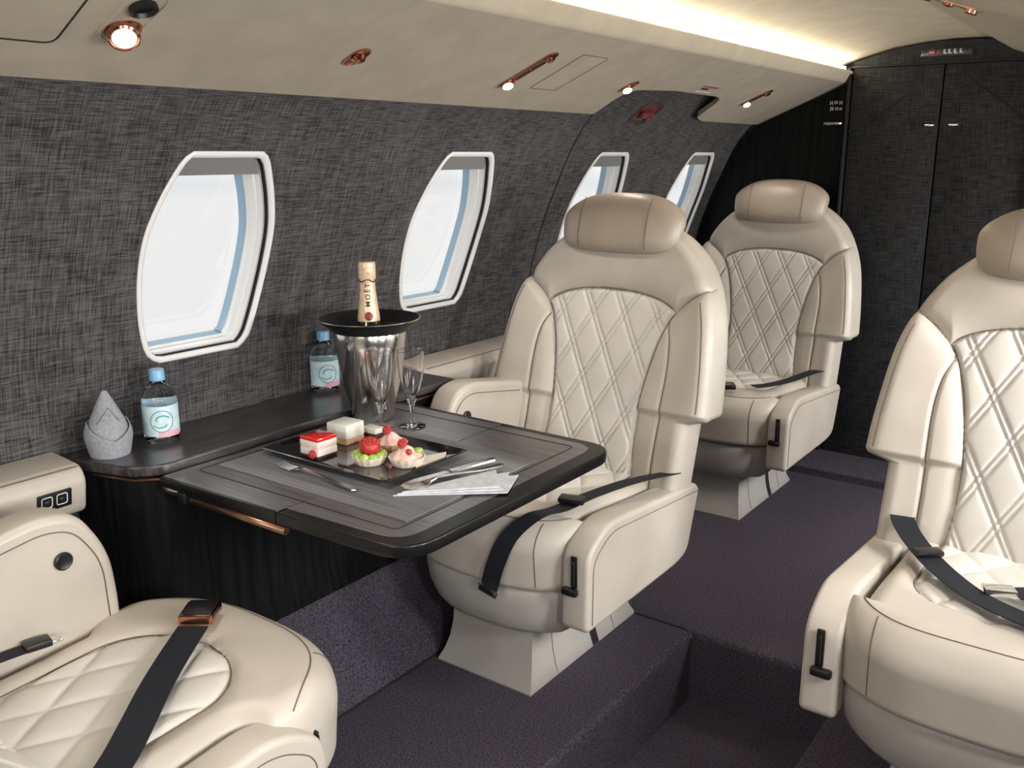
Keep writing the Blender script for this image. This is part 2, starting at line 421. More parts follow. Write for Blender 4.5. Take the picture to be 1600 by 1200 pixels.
# ceiling
CP=[(-1.180,1.545),(-1.176,1.580),(-1.15,1.590),(-1.09,1.608),(-.987,1.634),(-.88,1.647),(-.78,1.653),(-.68,1.652),(-.60,1.643),(-.54,1.63)]
def sweep(name,pr,mat,y0=Y0,y1=3.80,kind='structure',n=1,thick=0):
    v=[];N=len(pr)
    for y in (y0,y1): v+=[(x,y,z) for x,z in pr]
    return mk(name,v,[(i,i+1,N+i+1,N+i) for i in range(N-1)],mat,kind=kind)
cpd=[]
for i in range(len(CP)-1):
    cpd.append(CP[i])
o=sweep('ceiling',CP,M['ceil'],y1=3.83)
autosmooth(o,40)
# overhead panel left (lighting panel) with a notch for the emergency exit
def PZ(x): return 1.361+(x+1.519)*(1.515-1.361)/(1.519-1.153)
outer=[(-1.156,Y0),(-1.156,3.81),(-1.508,3.81),(-1.508,3.25),(-1.485,3.165),(-1.345,3.075),(-1.338,2.70),(-1.360,2.44),(-1.508,2.49),(-1.508,Y0)]
outer=rounded(outer,[0,0,0,.03,.02,.07,0,.07,.01,0],6)
mb=MB()
po=dense(outer,.2)
top=[(x,y,PZ(x)+.018) for x,y in po]; bot=[(x,y,PZ(x)) for x,y in po]
n=len(po); mb.add(bot+top,[tuple(range(n)),tuple(range(2*n-1,n-1,-1))]+[(i,(i+1)%n,n+(i+1)%n,n+i) for i in range(n)],M['ceil2'])
# rounded lip toward the aisle, hiding the cove strip
lip=[(-1.156,1.5137),(-1.150,1.517),(-1.146,1.523),(-1.131,1.550),(-1.131,1.556),(-1.136,1.559),(-1.143,1.553),(-1.160,1.531),(-1.185,1.527)]
n=len(lip); mb.add([(x,y,z) for y in (Y0,3.81) for x,z in lip],[(i,i+1,n+i+1,n+i) for i in range(n-1)],M['ceil'])
mb.add([(x,y,1.5455) if False else (x,y,z) for y in (Y0,3.81) for x,z in ((-1.185,1.527),(-1.185,1.60))],[(0,1,3,2)],M['ceil'])
mb.build('trim_1',kind='structure',ang=30)
# overhead panel right
RP=[(-.615,1.640),(-.603,1.622),(-.585,1.603),(-.55,1.590),(.09,1.362)]
mb=MB(); n=len(RP); mb.add([(x,y,z) for y in (Y0,3.81) for x,z in RP],[(i,i+1,n+i+1,n+i) for i in range(n-1)],M['ceil2']); mb.build('trim_2',kind='structure',ang=25)
def PZR(x): return 1.590+(x+.55)*(1.362-1.590)/.64
# bulkheads
def bulk_outline():
    pts=[(XW(z),z) for z in [.21+.04*k for k in range(32)]]
    pts=[(-1.413,-.21),(-1.413,0)]+pts+[(-1.20,1.52),(-1.176,1.592)]+CP[2:]+[(-.5,1.6),(.09,1.40)]
    r=[(2*XC-XW(z),z) for z in [.21+.04*k for k in range(29)][::-1]]
    return pts+r+[(XR,0),(XR,-.21)]
for y,nm,mt in ((3.80,'wall_back',M['bulk']),(Y0,'wall_front',M['ceil2'])):
    bo=bulk_outline(); v=[(x,y,z) for x,z in bo]+[(x,y+(.03 if y>0 else -.03),z) for x,z in bo]; n=len(bo)
    mk(nm,v,[tuple(range(n)),tuple(range(2*n-1,n-1,-1))]+[(i,(i+1)%n,n+(i+1)%n,n+i) for i in range(n)],mt,kind='structure',smooth=False)
# outer skin: fuselage roof that keeps daylight out above the liners
sk=[(-1.9,-.25),(-1.9,.70)]; 
# ------------------------------------------------------------------ closet on the aft bulkhead
cl=thing('closet','tall charcoal fabric-covered double-door closet across the aft end of the aisle','closet',(-.81,3.80,0))
def loc(mb,o): return Matrix.Translation(-Vector(o.location))
X=Matrix.Translation(-Vector(cl.location))
def closet_door(x0,x1,hx,sgn):
    mb=MB(); mb.box(((x0+x1)/2,3.786,.80),((x1-x0)-.006,.026,1.530),M['bulk'],.003)
    d=mb.build('door',cl,xf=X)
    hb=MB(); hb.box((hx,3.768,1.351),(.036,.012,.010),M['chrome'],.003); hb.build('handle',d,label='small silver bar handle',xf=X)
    # diagonal panel joint
    jb=MB()
    if sgn<0: pts=[(-1.128,3.7728,1.335),(-.965,3.7728,1.43),(-.905,3.7728,1.475),(-.876,3.7728,1.563)]
    else: pts=[(-.735,3.7728,1.563),(-.715,3.7728,1.515),(-.52,3.7728,1.372),(-.47,3.7728,1.335)]
    jb.tube(pts,.0045,M['gap'],6); jb.build('panel_joint',d,xf=X)
closet_door(-1.130,-.802,-.832,-1); closet_door(-.802,-.470,-.750,1)
mb=MB()
hd=[(-1.118,1.572),(-.47,1.572),(-.47,1.590),(-.565,1.618),(-.60,1.636),(-.70,1.645),(-.82,1.646),(-.90,1.637),(-1.0,1.622),(-1.08,1.602),(-1.13,1.586)]
mb.prism(hd,1,3.770,3.799,M['bulk'],.002,1); mb.build('header_panel',cl,xf=X)
mb=MB()
for x in (-1.138,-.462): mb.box((x,3.775,.80),(.010,.044,1.54),M['gap'],.003)
mb.box((-.80,3.772,1.570),(.66,.026,.008),M['gap'],.002)
mb.build('frame',cl,xf=X)
# illuminated-style sign on the header
sg=thing('cabin_sign','dark cabin sign with small red and white symbols centred above the closet doors','sign',(-.80,3.768,1.605))
XS=Matrix.Translation(-Vector(sg.location))
mb=MB(); mb.box((-.80,3.768,1.606),(.175,.008,.030),M['signface'],.003); mb.build('sign_face',sg,xf=XS)
mb=MB()
def ring_xz(mb,c,r,t,mat,y,n=20):
    mb.tube([(c[0]+r*math.cos(2*PI*k/n),y,c[1]+r*math.sin(2*PI*k/n)) for k in range(n)],t,mat,5,closed=True)
ring_xz(mb,(-.850,1.606),.0105,.0018,M['redprint'],3.7635); mb.tube([(-.858,3.7635,1.613),(-.842,3.7635,1.599)],.0016,M['redprint'],5)
mb.box((-.852,3.7635,1.607),(.016,.002,.004),M['placard']); mb.box((-.829,3.7635,1.606),(.006,.002,.014),M['redprint'])
mb.build('no_smoking_symbol',sg,label='red and white prohibition symbol',xf=XS)
mb=MB()
for dx in (-.018,-.002,.017,.036):
    ring_xz(mb,(-.79+dx,1.612),.0028,.0010,M['placard'],3.7635,10)
    mb.box((-.79+dx,3.7635,1.605),(.005,.002,.008),M['placard']); mb.box((-.786+dx,3.7635,1.6015),(.010,.002,.003),M['placard'])
mb.build('seat_belt_symbol',sg,xf=XS)
# storage cabinet left of the closet
ca=thing('aft_cabinet','black aft cabinet panel between the sidewall and the closet, behind the rear seat','cabinet',(-1.35,3.80,0))
XA=Matrix.Translation(-Vector(ca.location))
mb=MB(); pl=[(-1.152,.045),(-1.40,.045)]+[(XW(z)+.012,z) for z in [.24+.05*k for k in range(22)]]+[(-1.49,1.362),(-1.167,1.500),(-1.152,1.50)]
mb.prism(pl,1,3.782,3.799,M['cabinet'],.002,1); mb.build('panel',ca,xf=XA)
mb=MB(); mb.box((-1.190,3.775,1.364),(.072,.014,.011),M['chrome'],.003); mb.build('handle',ca,label='silver bar handle',xf=XA)
pc=MB()
# two rows of tiny white lettering, unreadable at this distance
for (x,z,w,h,g) in ((-1.204,1.442,.011,.014,0),(-1.186,1.443,.012,.012,1),(-1.168,1.442,.011,.014,0),(-1.201,1.420,.012,.014,1),(-1.182,1.420,.010,.012,1),(-1.167,1.419,.008,.010,0)):
    pc.box((x-w*.38,3.7805,z),(.0026,.002,h),M['placard']); pc.box((x+w*.38,3.7805,z),(.0026,.002,h),M['placard'])
    pc.box((x,3.7805,z+(h*.38 if g else 0)),(w,.002,.0026),M['placard'])
    if g: pc.box((x,3.7805,z-.001),(w*.8,.002,.0026),M['placard'])
tag(pc.build('placard'),'tiny two-line white lettering on the black cabinet above its silver handle','sign')

# ------------------------------------------------------------------ lights built into the cabin
mb=MB()
mb.box((-1.158,1.24,1.561),(.006,5.05,.026),M['cove'])
tag(mb.build('cove_light'),'long warm white light strip behind the lip of the ceiling','light')
# frame on the left overhead panel: u = along slope (toward aisle), v = +y
TU=Vector((1,0,(1.515-1.361)/(1.519-1.153))).normalized(); TV=Vector((0,1,0)); TN=TU.cross(TV).normalized()
if TN.z>0: TN=-TN       # points down into the cabin
def onpanel(x,y,h=0): return Vector((x,y,PZ(x)))+TN*h
def panel_matrix(x,y,ang=0):
    # local X along slope, local Y along cabin, local Z out of the panel (downward)
    m=Matrix((TU,TV,TU.cross(TV)*1)).transposed()
    if (m@Vector((0,0,1))).z>0:
        m=Matrix((TU,-TV,TU.cross(-TV))).transposed()
    return Matrix.Translation(Vector((x,y,PZ(x))))@(m@Matrix.Rotation(ang,3,'Z')).to_4x4()
def pill(a,b,n=10):
    """stadium outline half length a (x), radius b"""
    return [( a-b+b*math.cos(t), b*math.sin(t)) for t in [-PI/2+PI*k/n for k in range(n+1)]]+[(-(a-b)+b*math.cos(t), b*math.sin(t)) for t in [PI/2+PI*k/n for k in range(n+1)]]
def fixture(name,label,cat,x,y,ang,hl,r,parts,group=None):
    t=thing(name,label,cat,(0,0,0),0,group); t.matrix_world=panel_matrix(x,y,ang)
    def ringp(a,b,z,mat,name2,zi=-.004,w=.003):
        o=pill(a,b); i=pill(a-w,b-w); mb=MB()
        mb.loft([[(p[0],p[1],0) for p in o],[(p[0],p[1],z) for p in o],[(p[0],p[1],z) for p in i],[(p[0],p[1],zi) for p in i]],mat,cap=False)
        return mb.build(name2,t)
    ringp(hl,r,.003,M['copper'] if parts!='eyeball' else M['ceil2'],'bezel',w=.0035)
    mb=MB(); i=pill(hl-.003,r-.003); mb.loft([[(p[0],p[1],-.002) for p in i],[(p[0],p[1],.0008) for p in i]],M['bronze'] if parts!='eyeball' else M['ceil2']); mb.build('base_plate',t)
    return t
# nearest fixture: spherical reading lamp and air outlet in an oblong housing
t=fixture('reading_light','largest copper reading lamp with glowing lens, nearest the camera on the overhead panel','light',-1.312,.849,math.radians(0),.075,.032,'eyeball')
mb=MB(); prof=[(.018,.0225),(.0195,.025),(.0225,.023),(.0225,.016),(.0205,.013),(.0235,.008),(.0265,.003),(.028,0)]
def tilt(t,amount):
    R3=t.matrix_world.to_3x3(); n=(R3@Vector((0,0,1))).normalized(); tc_=(Vector((-.25,.0,1.15))-t.matrix_world.translation).normalized()
    ax=(n+tc_*amount).normalized(); return (R3.transposed()@ax).to_track_quat('Z','Y').to_matrix()
rt=tilt(t,.75)
mb.lathe([(r*1.05,z*1.1-.004) for r,z in prof],M['copper'],(-.036,0,.002),32,rot=rt,cap=False); mb.build('lamp_body',t,label='copper lamp body')
mb=MB(); mb.lathe([(.0001,.0225),(.0178,.0215)],M['lamp'],(-.036,0,.002),28,rot=rt,cap=False); mb.build('lens',t)
mb=MB(); mb.lathe([(.021,0),(.021,.008),(.017,.010),(.013,.004),(.0001,.003)],M['black'],(.028,0,0),28); mb.build('air_outlet',t,label='black round air outlet')
# small oval outlet
t=fixture('air_outlet','small oval copper air outlet on the overhead panel between the two window lamps','outlet',-1.350,1.345,0,.034,.021,'x')
mb=MB(); mb.lathe([(.016,0),(.016,.006),(.011,.012),(.007,.010),(.0001,.008)],M['copper'],(.004,0,0),28); mb.build('nozzle',t)
def long_light(x,y,label,hl=.055,lens=True,sl=.012):
    t=fixture('reading_light',label,'light',x,y,0,hl,.0165,'x',None)
    rt=tilt(t,.45)
    mb=MB(); mb.lathe([(.0165,-.006),(.0165,.004),(.0155,.011),(.0135,.012)],M['copper'],(-hl+.019,0,0),24,rot=rt,cap=False); mb.build('lamp_body',t)
    mb=MB(); mb.lathe([(.0001,.0117),(.0138,.0115)],M['lamp'],(-hl+.019,0,0),24,rot=rt,cap=False); mb.build('lens',t)
    if hl>.04:
        mb=MB(); mb.lathe([(.0135,0),(.0135,.007),(.009,.011),(.0001,.008)],M['copper'],(hl-.024,0,0),24); mb.build('nozzle',t)
        mb=MB(); mb.lathe([(.006,0),(.005,.004),(.0001,.005)],M['copper'],(.004,0,0),16); mb.build('switch',t)
    return t
long_light(-1.323,1.885,'long copper reading lamp with two nozzles, left of the outlined panel above the second window',.088)
long_light(-1.340,2.408,'short copper reading lamp with lit lens just before the emergency exit notch',.030)
long_light(-1.318,3.300,'slim copper reading lamp farthest aft, beside the dark bulkhead',.062)
def panel_outline(name,label,pts,mat,r=.0012):
    mb=MB(); mb.tube([onpanel(x,y,.0004) for x,y in pts],r,mat,5,closed=True); return mb
po=dense(rounded([(-1.400,2.00),(-1.400,2.115),(-1.235,2.108),(-1.235,1.99)],.008,4),.05)
mb=panel_outline('','',po,M['seam'],.0011); mb.add([onpanel(x,y,.0002) for x,y in po],[tuple(range(len(po)))],M['ceil2'])
tag(mb.build('oxygen_mask_hatch'),'thinly outlined flush hatch in the overhead panel beside the long copper lamp','hatch')
po=dense(rounded([(-1.404,.20),(-1.404,.772),(-1.20,.757),(-1.20,.20)],.02,5),.08)
mb=panel_outline('','',po,M['gap'],.0016); mb.add([onpanel(x,y,.0002) for x,y in po],[tuple(range(len(po)))],M['ceil2'])
tag(mb.build('overhead_hatch'),'large rounded flush hatch at the near end of the overhead panel','hatch')
# exit placard on the panel
mb=MB(); q4=[onpanel(x,y,.0012) for x,y in ((-1.338,2.78),(-1.338,2.93),(-1.285,2.92),(-1.285,2.79))]; q0=[onpanel(x,y,.0) for x,y in ((-1.338,2.78),(-1.338,2.93),(-1.285,2.92),(-1.285,2.79))]
mb.loft([q0,q4],M['placfilm'])
for (x0,x1,y0,y1,mt) in ((-1.327,-1.320,2.80,2.91,M['placard']),(-1.312,-1.303,2.81,2.86,M['ink']),(-1.298,-1.292,2.80,2.91,M['redprint'])):
    mb.add([onpanel(x,y,.0017) for x,y in ((x0,y0),(x0,y1),(x1,y1),(x1,y0))],[(0,1,2,3)],mt)
tag(mb.build('exit_placard'),'small pink and white placard on the overhead panel above the red exit handle','sign')
# emergency exit handle in the wall notch
zc=1.382; xc=XW(zc); T1=Vector((XW(1.41)-XW(1.35),0,.06)).normalized(); T2=Vector((0,1,0)); TT=T1.cross(T2)
if TT.x<0: TT=-TT
he=thing('emergency_release','maroon emergency exit handle behind a rounded clear cover high on the wall','handle',(0,0,0))
he.matrix_world=Matrix.Translation((xc,2.825,zc))@Matrix((T2,T1,TT)).transposed().to_4x4()
oc=rounded([(-.075,-.045),(.06,-.05),(.078,.045),(-.05,.052)],.03,6); ic=rounded([(-.062,-.034),(.05,-.038),(.065,.034),(-.042,.040)],.025,6)
mb=MB(); mb.loft([[(a,b,-.004) for a,b in oc],[(a,b,.006) for a,b in oc],[(a,b,.006) for a,b in ic],[(a,b,-.006) for a,b in ic]],M['pinkmetal'],cap=False); mb.build('rim',he)
mb=MB(); mb.loft([[(a,b,.0) for a,b in ic],[(a,b,.0015) for a,b in ic]],M['maroon']); mb.build('recess_plate',he)
mb=MB(); mb.box((0,.0,.012),(.075,.024,.016),M['maroon'],.006); mb.box((.03,-.012,.010),(.016,.03,.014),M['pinkmetal'],.004); mb.build('grip',he)
# right overhead panel fittings (top right corner)
def rmat(x,y):
    a=Vector((-1,0,-(1.362-1.590)/.64)).normalized(); n=a.cross(Vector((0,1,0)));
    b=Vector((0,1,0))
    if n.z>0: b=-b; n=a.cross(b)
    return Matrix.Translation((x,y,PZR(x)))@Matrix((a,b,n)).transposed().to_4x4()
for (x,y,lab) in ((-.495,2.30,'copper reading lamp with lit lens on the right overhead panel, top right'),):
    t=thing('reading_light',lab,'light'); t.matrix_world=rmat(x,y)
    mb=MB(); o=pill(.075,.016); mb.loft([[(p[0],p[1],-.001) for p in o],[(p[0],p[1],.003) for p in o]],M['bronze']); mb.build('base_plate',t)
    mb=MB(); mb.lathe([(.014,0),(.013,.010),(.010,.012)],M['copper'],(-.052,0,0),20,cap=False); mb.build('lamp_body',t)
    mb=MB(); mb.lathe([(.0001,.0115),(.010,.0110)],M['lamp'],(-.052,0,0),20,cap=False); mb.build('lens',t)
    mb=MB()
    for dx in (0,.05):
        mb=MB(); mb.lathe([(.012,0),(.012,.008),(.0001,.010)],M['copper'],(dx,0,0),20); mb.build('nozzle',t)

# ------------------------------------------------------------------ side ledge, rails, cabinet
LZ=.660; LX=-1.556; LY0,LY1=.915,1.87
ld=thing('side_ledge','long dark wood side ledge under the windows holding water bottles and a folded napkin','ledge',(-1.65,1.4,0))
XL=Matrix.Translation(-Vector(ld.location))
lp=[(-1.779,.885),(-1.70,.903),(-1.60,.930),(LX,.975),(LX,LY1),(-1.779,LY1)]
lp=rounded(lp,[0,.01,.02,.03,0,0],5)
mb=MB(); mb.prism(lp,2,LZ-.022,LZ,M['wood'],.004,3); mb.build('top',ld,xf=XL)
mb=MB()
bp=[(-1.745,.905),(-1.69,.92),(-1.60,.945),(LX-.012,.985),(LX-.012,LY1),(-1.745,LY1)]
bp=rounded(bp,[0,.01,.02,.03,0,0],5)
def tapered(zl):
    out=[]
    for x,y in bp:
        xm=max(x,XW(zl)+.012); out.append((min(xm,LX-.012) if xm<LX-.012 else xm,y,zl))
    return out
mb.loft([tapered(z) for z in (.215,.30,.42,.54,LZ-.022)],M['cabinet']); mb.build('cabinet_front',ld,xf=XL)
mb=MB(); mb.tube([(-1.70,.917,LZ-.030),(-1.60,.943,LZ-.030),(LX-.006,.983,LZ-.030),(LX-.006,LY1,LZ-.030)],.004,M['bronze'],6); mb.build('edge_strip',ld,xf=XL)
# leather arm rails along the wall
def rail(y0,y1,label,slope=0):
    t=thing('wall_armrail',label,'armrest',(-1.70,(y0+y1)/2,.62))
    Xt=Matrix.Translation(-Vector(t.location))
    pr=rounded([(-1.772,.675),(-1.672,.668),(-1.655,.640),(-1.668,.572),(-1.765,.560)],[.006,.018,.012,.014,.004],5)
    mb=MB(); mb.prism(pr,1,y0,y1,M['leather'],.010,3); mb.build('pad',t,xf=Xt)
    mb=MB(); mb.tube([(-1.6655,y0+.012,.6665),(-1.6655,y1-.012,.6665)],.0011,M['seam'],5); mb.build('seam',t,xf=Xt)
    return t,Xt
t,Xt=rail(-.30,.880,'cream leather wall rail with a twin charging socket, before the ledge')
mb=MB(); mb.box((-1.6610,.813,.615),(.010,.066,.036),M['black'],.002,rot=Matrix.Rotation(math.radians(11),3,'Y'))
sk_=mb.build('socket_plate',t,xf=Xt,label='black plate with two square sockets')
mb=MB()
for yy in (.797,.826):
    mb.tube([(-1.6553+(z-.615)*.19,y,z) for y,z in rounded([(yy-.010,.605),(yy+.010,.605),(yy+.010,.626),(yy-.010,.626)],.004,3)],.0010,M['placard'],5,closed=True)
    mb.box((-1.656,yy,.615),(.003,.009,.006),M['signface'],.001)
mb.build('socket_outline',sk_,xf=Xt)
rail(1.875,3.76,'cream leather wall rail running aft beside the seat armrests')

# ------------------------------------------------------------------ table
TZ=.640
tb=thing('folding_table','dark wood folding table with rounded corners extending from the side ledge','table',(-1.24,1.32,0))
XT=Matrix.Translation(-Vector(tb.location))
outl=rounded([(LX+.003,.968),(-.924,.992),(-.924,1.655),(LX+.003,1.66)],[.004,.075,.075,.004],8)
SX=-1.226
lf1=[p for p in outl if p[0]<SX-.002]; 
inner=[(LX+.003,.968),(SX-.0012,.9792),(SX-.0012,1.6577),(LX+.003,1.66)]
outer_=rounded([(SX+.0012,.9794),(-.924,.992),(-.924,1.655),(SX+.0012,1.6577)],[.001,.075,.075,.001],8)
mb=MB(); mb.prism(inner,2,TZ-.024,TZ,M['woodedge'],.003,2)
ins=[(LX+.006,.974),(SX-.0012,.985),(SX-.0012,1.640),(LX+.006,1.642)]; mb.prism(ins,2,TZ-.002,TZ+.0006,M['woodx'],0); mb.build('inner_leaf',tb,xf=XT)
mb=MB(); mb.prism(outer_,2,TZ-.024,TZ,M['woodedge'],.004,3)
ins=rounded([(SX+.002,1.002),(-.962,1.016),(-.962,1.628),(SX+.002,1.634)],[.0,.055,.055,.0],8)
mb.prism(ins,2,TZ-.002,TZ+.0006,M['woodx'],0); mb.build('outer_leaf',tb,xf=XT)
mb=MB(); gi=[(-1.524,1.035),(-1.0,1.045),(-1.0,1.60),(-1.524,1.60)]
gi=rounded(gi,.012,4); mb.tube([(x,y,TZ+.0004) for x,y in gi],.0014,M['gap'],5,closed=True); mb.build('inlay_line',tb,xf=XT)
mb=MB(); mb.tube([(-1.462,.975,TZ-.030),(-1.20,.980,TZ-.030)],.007,M['bronze'],10); mb.build('slide_rod',tb,xf=XT,label='copper coloured slide rod under the near edge')
mb=MB(); mb.box((-1.525,.973,TZ-.024),(.05,.012,.012),M['steel'],.003); mb.box((-1.487,.975,TZ-.030),(.022,.018,.022),M['black'],.003); mb.build('slide_bracket',tb,xf=XT)
mb=MB(); mb.box((-1.40,1.32,TZ-.042),(.30,.50,.030),M['black'],.006); mb.build('support_frame',tb,xf=XT)

# ------------------------------------------------------------------ seats
def yback(z): return .25+.3*(z-.6)
OUTW=[(.38,.285),(.578,.285),(.590,.332),(.60,.337),(.68,.331),(.80,.315),(.86,.300),(.92,.275),(.97,.243),(1.00,.215),(1.03,.178),(1.05,.143),(1.065,.105),(1.075,.060),(1.08,.004)]
_hi=smooth_tab(OUTW[3:],6)
def WOUT(z): return interp(OUTW,z) if z<.6 else interp(_hi,z)
XI=smooth_tab([(.38,.146),(.42,.144),(.50,.135),(.60,.135),(.683,.145),(.76,.161),(.828,.187),(.872,.226),(.905,.272),(.93,.31)],6)
XI2=smooth_tab([(.38,.208),(.48,.204),(.60,.206),(.70,.208),(.77,.200),(.815,.183)],6)
def ARCH(x):
    t=min(1,abs(x)/.205); return .825+.068*math.sqrt(max(0,1-t**2.3))
LX_,LZ_=.098,.172
def dist_diag(x,z):
    a=x/LX_+(z-.40)/LZ_; b=x/LX_-(z-.40)/LZ_
    g=1/math.hypot(1/LX_,1/LZ_)
    return abs(a-round(a))*g,abs(b-round(b))*g
def hback(x,z):
    w=WOUT(z); ax=abs(x); xi=interp(XI,z); 
    dz=(1.08-z)*.8
    d=max(0,min(w-ax,dz+.001)); R=.035
    h=0
    if d<R: h-=R*(1-math.sqrt(max(0,1-(1-d/R)**2)))
    za=ARCH(x)
    inq=ax<xi and z<za
    if inq:
        dd=min(xi-ax,(za-z)*.9); d1,d2=dist_diag(x,z)
        h+=(.004+.0050*(1-math.exp(-d1/.012))*(1-math.exp(-d2/.012))-.0042*(math.exp(-((d1-.0062)/.0030)**2)+math.exp(-((d2-.0062)/.0030)**2))+.0018*(math.exp(-(d1/.003)**2)+math.exp(-(d2/.003)**2)))*min(1,dd/.010)-.006*math.exp(-dd/.006)
    elif z>=za and (ax<xi or z>.92):
        dd=min(abs(z-za), abs(xi-ax) if z<.93 else 9); h+=.016*(1-math.exp(-dd/.020))
        h+=.012*math.exp(-((z-.97)/.06)**2)*math.exp(-(x/.2)**4)
    else:
        dd=ax-xi; h+=.026*(1-math.exp(-max(0,dd)/.022))
        if z<.82:
            x2=interp(XI2,z); h-=.006*math.exp(-((ax-x2)/.005)**2)
        h+=.012*sstep(.20,.30,ax)
        if z<.60: h-=.012*sstep(.60,.585,z)
    return h
def back_pt(x,z):
    n=Vector((0,-1,.3)).normalized(); return Vector((x,yback(z),z))+n*hback(x,z)
SEATM={}
def make_back():
    rows=[.38+.71*0]; zs=[]; z=.38
    while z<1.0798:
        zs.append(z); z+= .0026
    zs.append(1.0798)
    NU=250; us=[-1+2*k/NU for k in range(NU+1)]
    us=[ (u*(1.0) if True else u) for u in us]
    grid=[[back_pt(u*WOUT(z),z) for u in us] for z in zs]
    rear=[]
    for z in zs:
        w=WOUT(z); k=min(1,w/.25); y0=yback(z); ring=[]
        # side and rear points going from +x round the back to -x
        th=.085*(.35+.65*k)
        for (fx,fy) in ((1.0,.034),(1.012,.055),(1.015,.07),(.99,.090),(.93,.102),(.6,.112),(0,.116),(-.6,.112),(-.93,.102),(-.99,.090),(-1.015,.07),(-1.012,.055),(-1.0,.034)):
            ring.append(Vector((fx*w,y0+.035*(1-k)*0+fy*(.4+.6*k)+.0,z)))
        rear.append(ring)
    nf=len(us); nr=len(rear[0]); n=nf+nr
    verts=[p for g,r in zip(grid,rear) for p in g+r]
    main=[];quilt=[]
    for i in range(len(zs)-1):
        for k in range(n):
            k2=(k+1)%n; f=(i*n+k,i*n+k2,(i+1)*n+k2,(i+1)*n+k)
            if k<nf-1:
                c=(verts[f[0]]+verts[f[2]])/2; zc=(zs[i]+zs[i+1])/2
                if abs(c.x)<interp(XI,zc)-.0 and zc<ARCH(c.x) : quilt.append(f); continue
            main.append(f)
    main.append(tuple(range(n))[::-1]); main.append(tuple((len(zs)-1)*n+k for k in range(n)))
    def sub(faces):
        idx={};v=[];F=[]
        for f in faces:
            g=[]
            for a in f:
                if a not in idx: idx[a]=len(v); v.append(verts[a])
                g.append(idx[a])
            F.append(tuple(g))
        return v,F
    return sub(main),sub(quilt)
(bm_v,bm_f),(q_v,q_f)=make_back()
def mesh_of(name,v,f,mat):
    me=bpy.data.meshes.new(name); me.from_pydata([tuple(a) for a in v],[],f); me.materials.append(mat)
    bm=bmesh.new(); bm.from_mesh(me); bmesh.ops.recalc_face_normals(bm,faces=bm.faces)
    bm.to_mesh(me); bm.free(); me.polygons.foreach_set('use_smooth',[True]*len(me.polygons)); me.update(); return me
ME_back=mesh_of('backrest',bm_v,bm_f,M['leather'])
ME_quilt=mesh_of('quilted_panel',q_v,q_f,M['quilt'])
# check the open quilt sheet faces forward
def seam_mesh(lines,r=.0014,n=5,name='seam',mat=None):
    mb=MB()
    for l in lines: mb.tube(l,r,mat or M['seam'],n)
    me=bpy.data.meshes.new(name); me.from_pydata(mb.v,[],mb.f); me.materials.append(mb.mats[0]); me.polygons.foreach_set('use_smooth',[True]*len(me.polygons)); return me
nfw=Vector((0,-1,.3)).normalized()
lines=[]
for s in (1,-1):
    lines.append([back_pt(s*min(interp(XI,z),WOUT(z)-.004),z)+nfw*.0002 for z in [.385+.006*k for k in range(86)]])
    lines.append([back_pt(s*interp(XI2,z),z)+nfw*.0008 for z in [.385+.006*k for k in range(72)]])
    # line along the outer wing edge
    lines.append([back_pt(s*(WOUT(z)-.022),z)+nfw*.0006 for z in [.605+.006*k for k in range(46)]])
arc=[]
for k in range(61):
    x=-.187+.374*k/60; arc.append(back_pt(x,ARCH(x))+nfw*.0008)
lines.append(arc)
def joined(me,extra):
    n=len(me.vertices); v=[x.co[:] for x in me.vertices]+[x.co[:] for x in extra.vertices]
    f=[tuple(p.vertices) for p in me.polygons]+[tuple(a+n for a in p.vertices) for p in extra.polygons]
    k=len(me.materials); mi=[p.material_index for p in me.polygons]+[k]*len(extra.polygons)
    sm=[p.use_smooth for p in me.polygons]+[True]*len(extra.polygons)
    shp=[(tuple(sorted(e.vertices))) for e in me.edges if e.use_edge_sharp]
    nm=bpy.data.meshes.new(me.name); nm.from_pydata(v,[],f)
    for q_ in list(me.materials)+list(extra.materials)[:1]: nm.materials.append(q_)
    nm.polygons.foreach_set('material_index',mi); nm.polygons.foreach_set('use_smooth',sm)
    if shp:
        ss=set(shp)
        for e in nm.edges:
            if tuple(sorted(e.vertices)) in ss: e.use_edge_sharp=True
    nm.update(); return nm
ME_back=joined(ME_back,seam_mesh(lines,.0012))
# headrest
def make_head():
    NU,NV=56,36; v=[];f=[]
    def sp(c,e): return math.copysign(abs(c)**e,c)
    for j in range(NV+1):
        ph=-PI/2+PI*j/NV
        for i in range(NU):
            th=2*PI*i/NU
            x=.180*sp(math.cos(ph),.50 if ph>0 else .50-.28*min(1,-ph*3))*sp(math.cos(th),.55); y=.058*sp(math.cos(ph),.8)*sp(math.sin(th),.8); zz=sp(math.sin(ph),.75)
            ax=abs(x)
            zt=.077-.030*(ax/.176)**2.6; zb=.081-.006*(ax/.176)**3-.050*sstep(.105,.165,ax)*sstep(-.012,.030,y)
            z=1.070+(zz*zt if zz>0 else zz*zb)
            y+= -.010*(1-(ax/.18)**2)
            v.append((x,yback(z)+y-.006,z))
    for j in range(NV):
        for i in range(NU): f.append((j*NU+i,j*NU+(i+1)%NU,(j+1)*NU+(i+1)%NU,(j+1)*NU+i))
    me=mesh_of('headrest',v,f,M['leather_head'])
    return me
ME_head=make_head()
def hx(s):
    l=[]
    for k in range(25):
        z=1.003+.132*k/24
        t=(z-1.070)/.077; e=(1-min(1,abs(t))**2.67)**.30
        l.append((s*.102,yback(z)-.006-.0565*e-.0070,z))
    return l
ME_head=joined(ME_head,seam_mesh([hx(1),hx(-1)],.0010))
mb=MB(); 
mb.tube([(0,yback(.98)+.05,.98),(0,yback(1.08)+.012,1.08)],.008,M['chrome'],8)
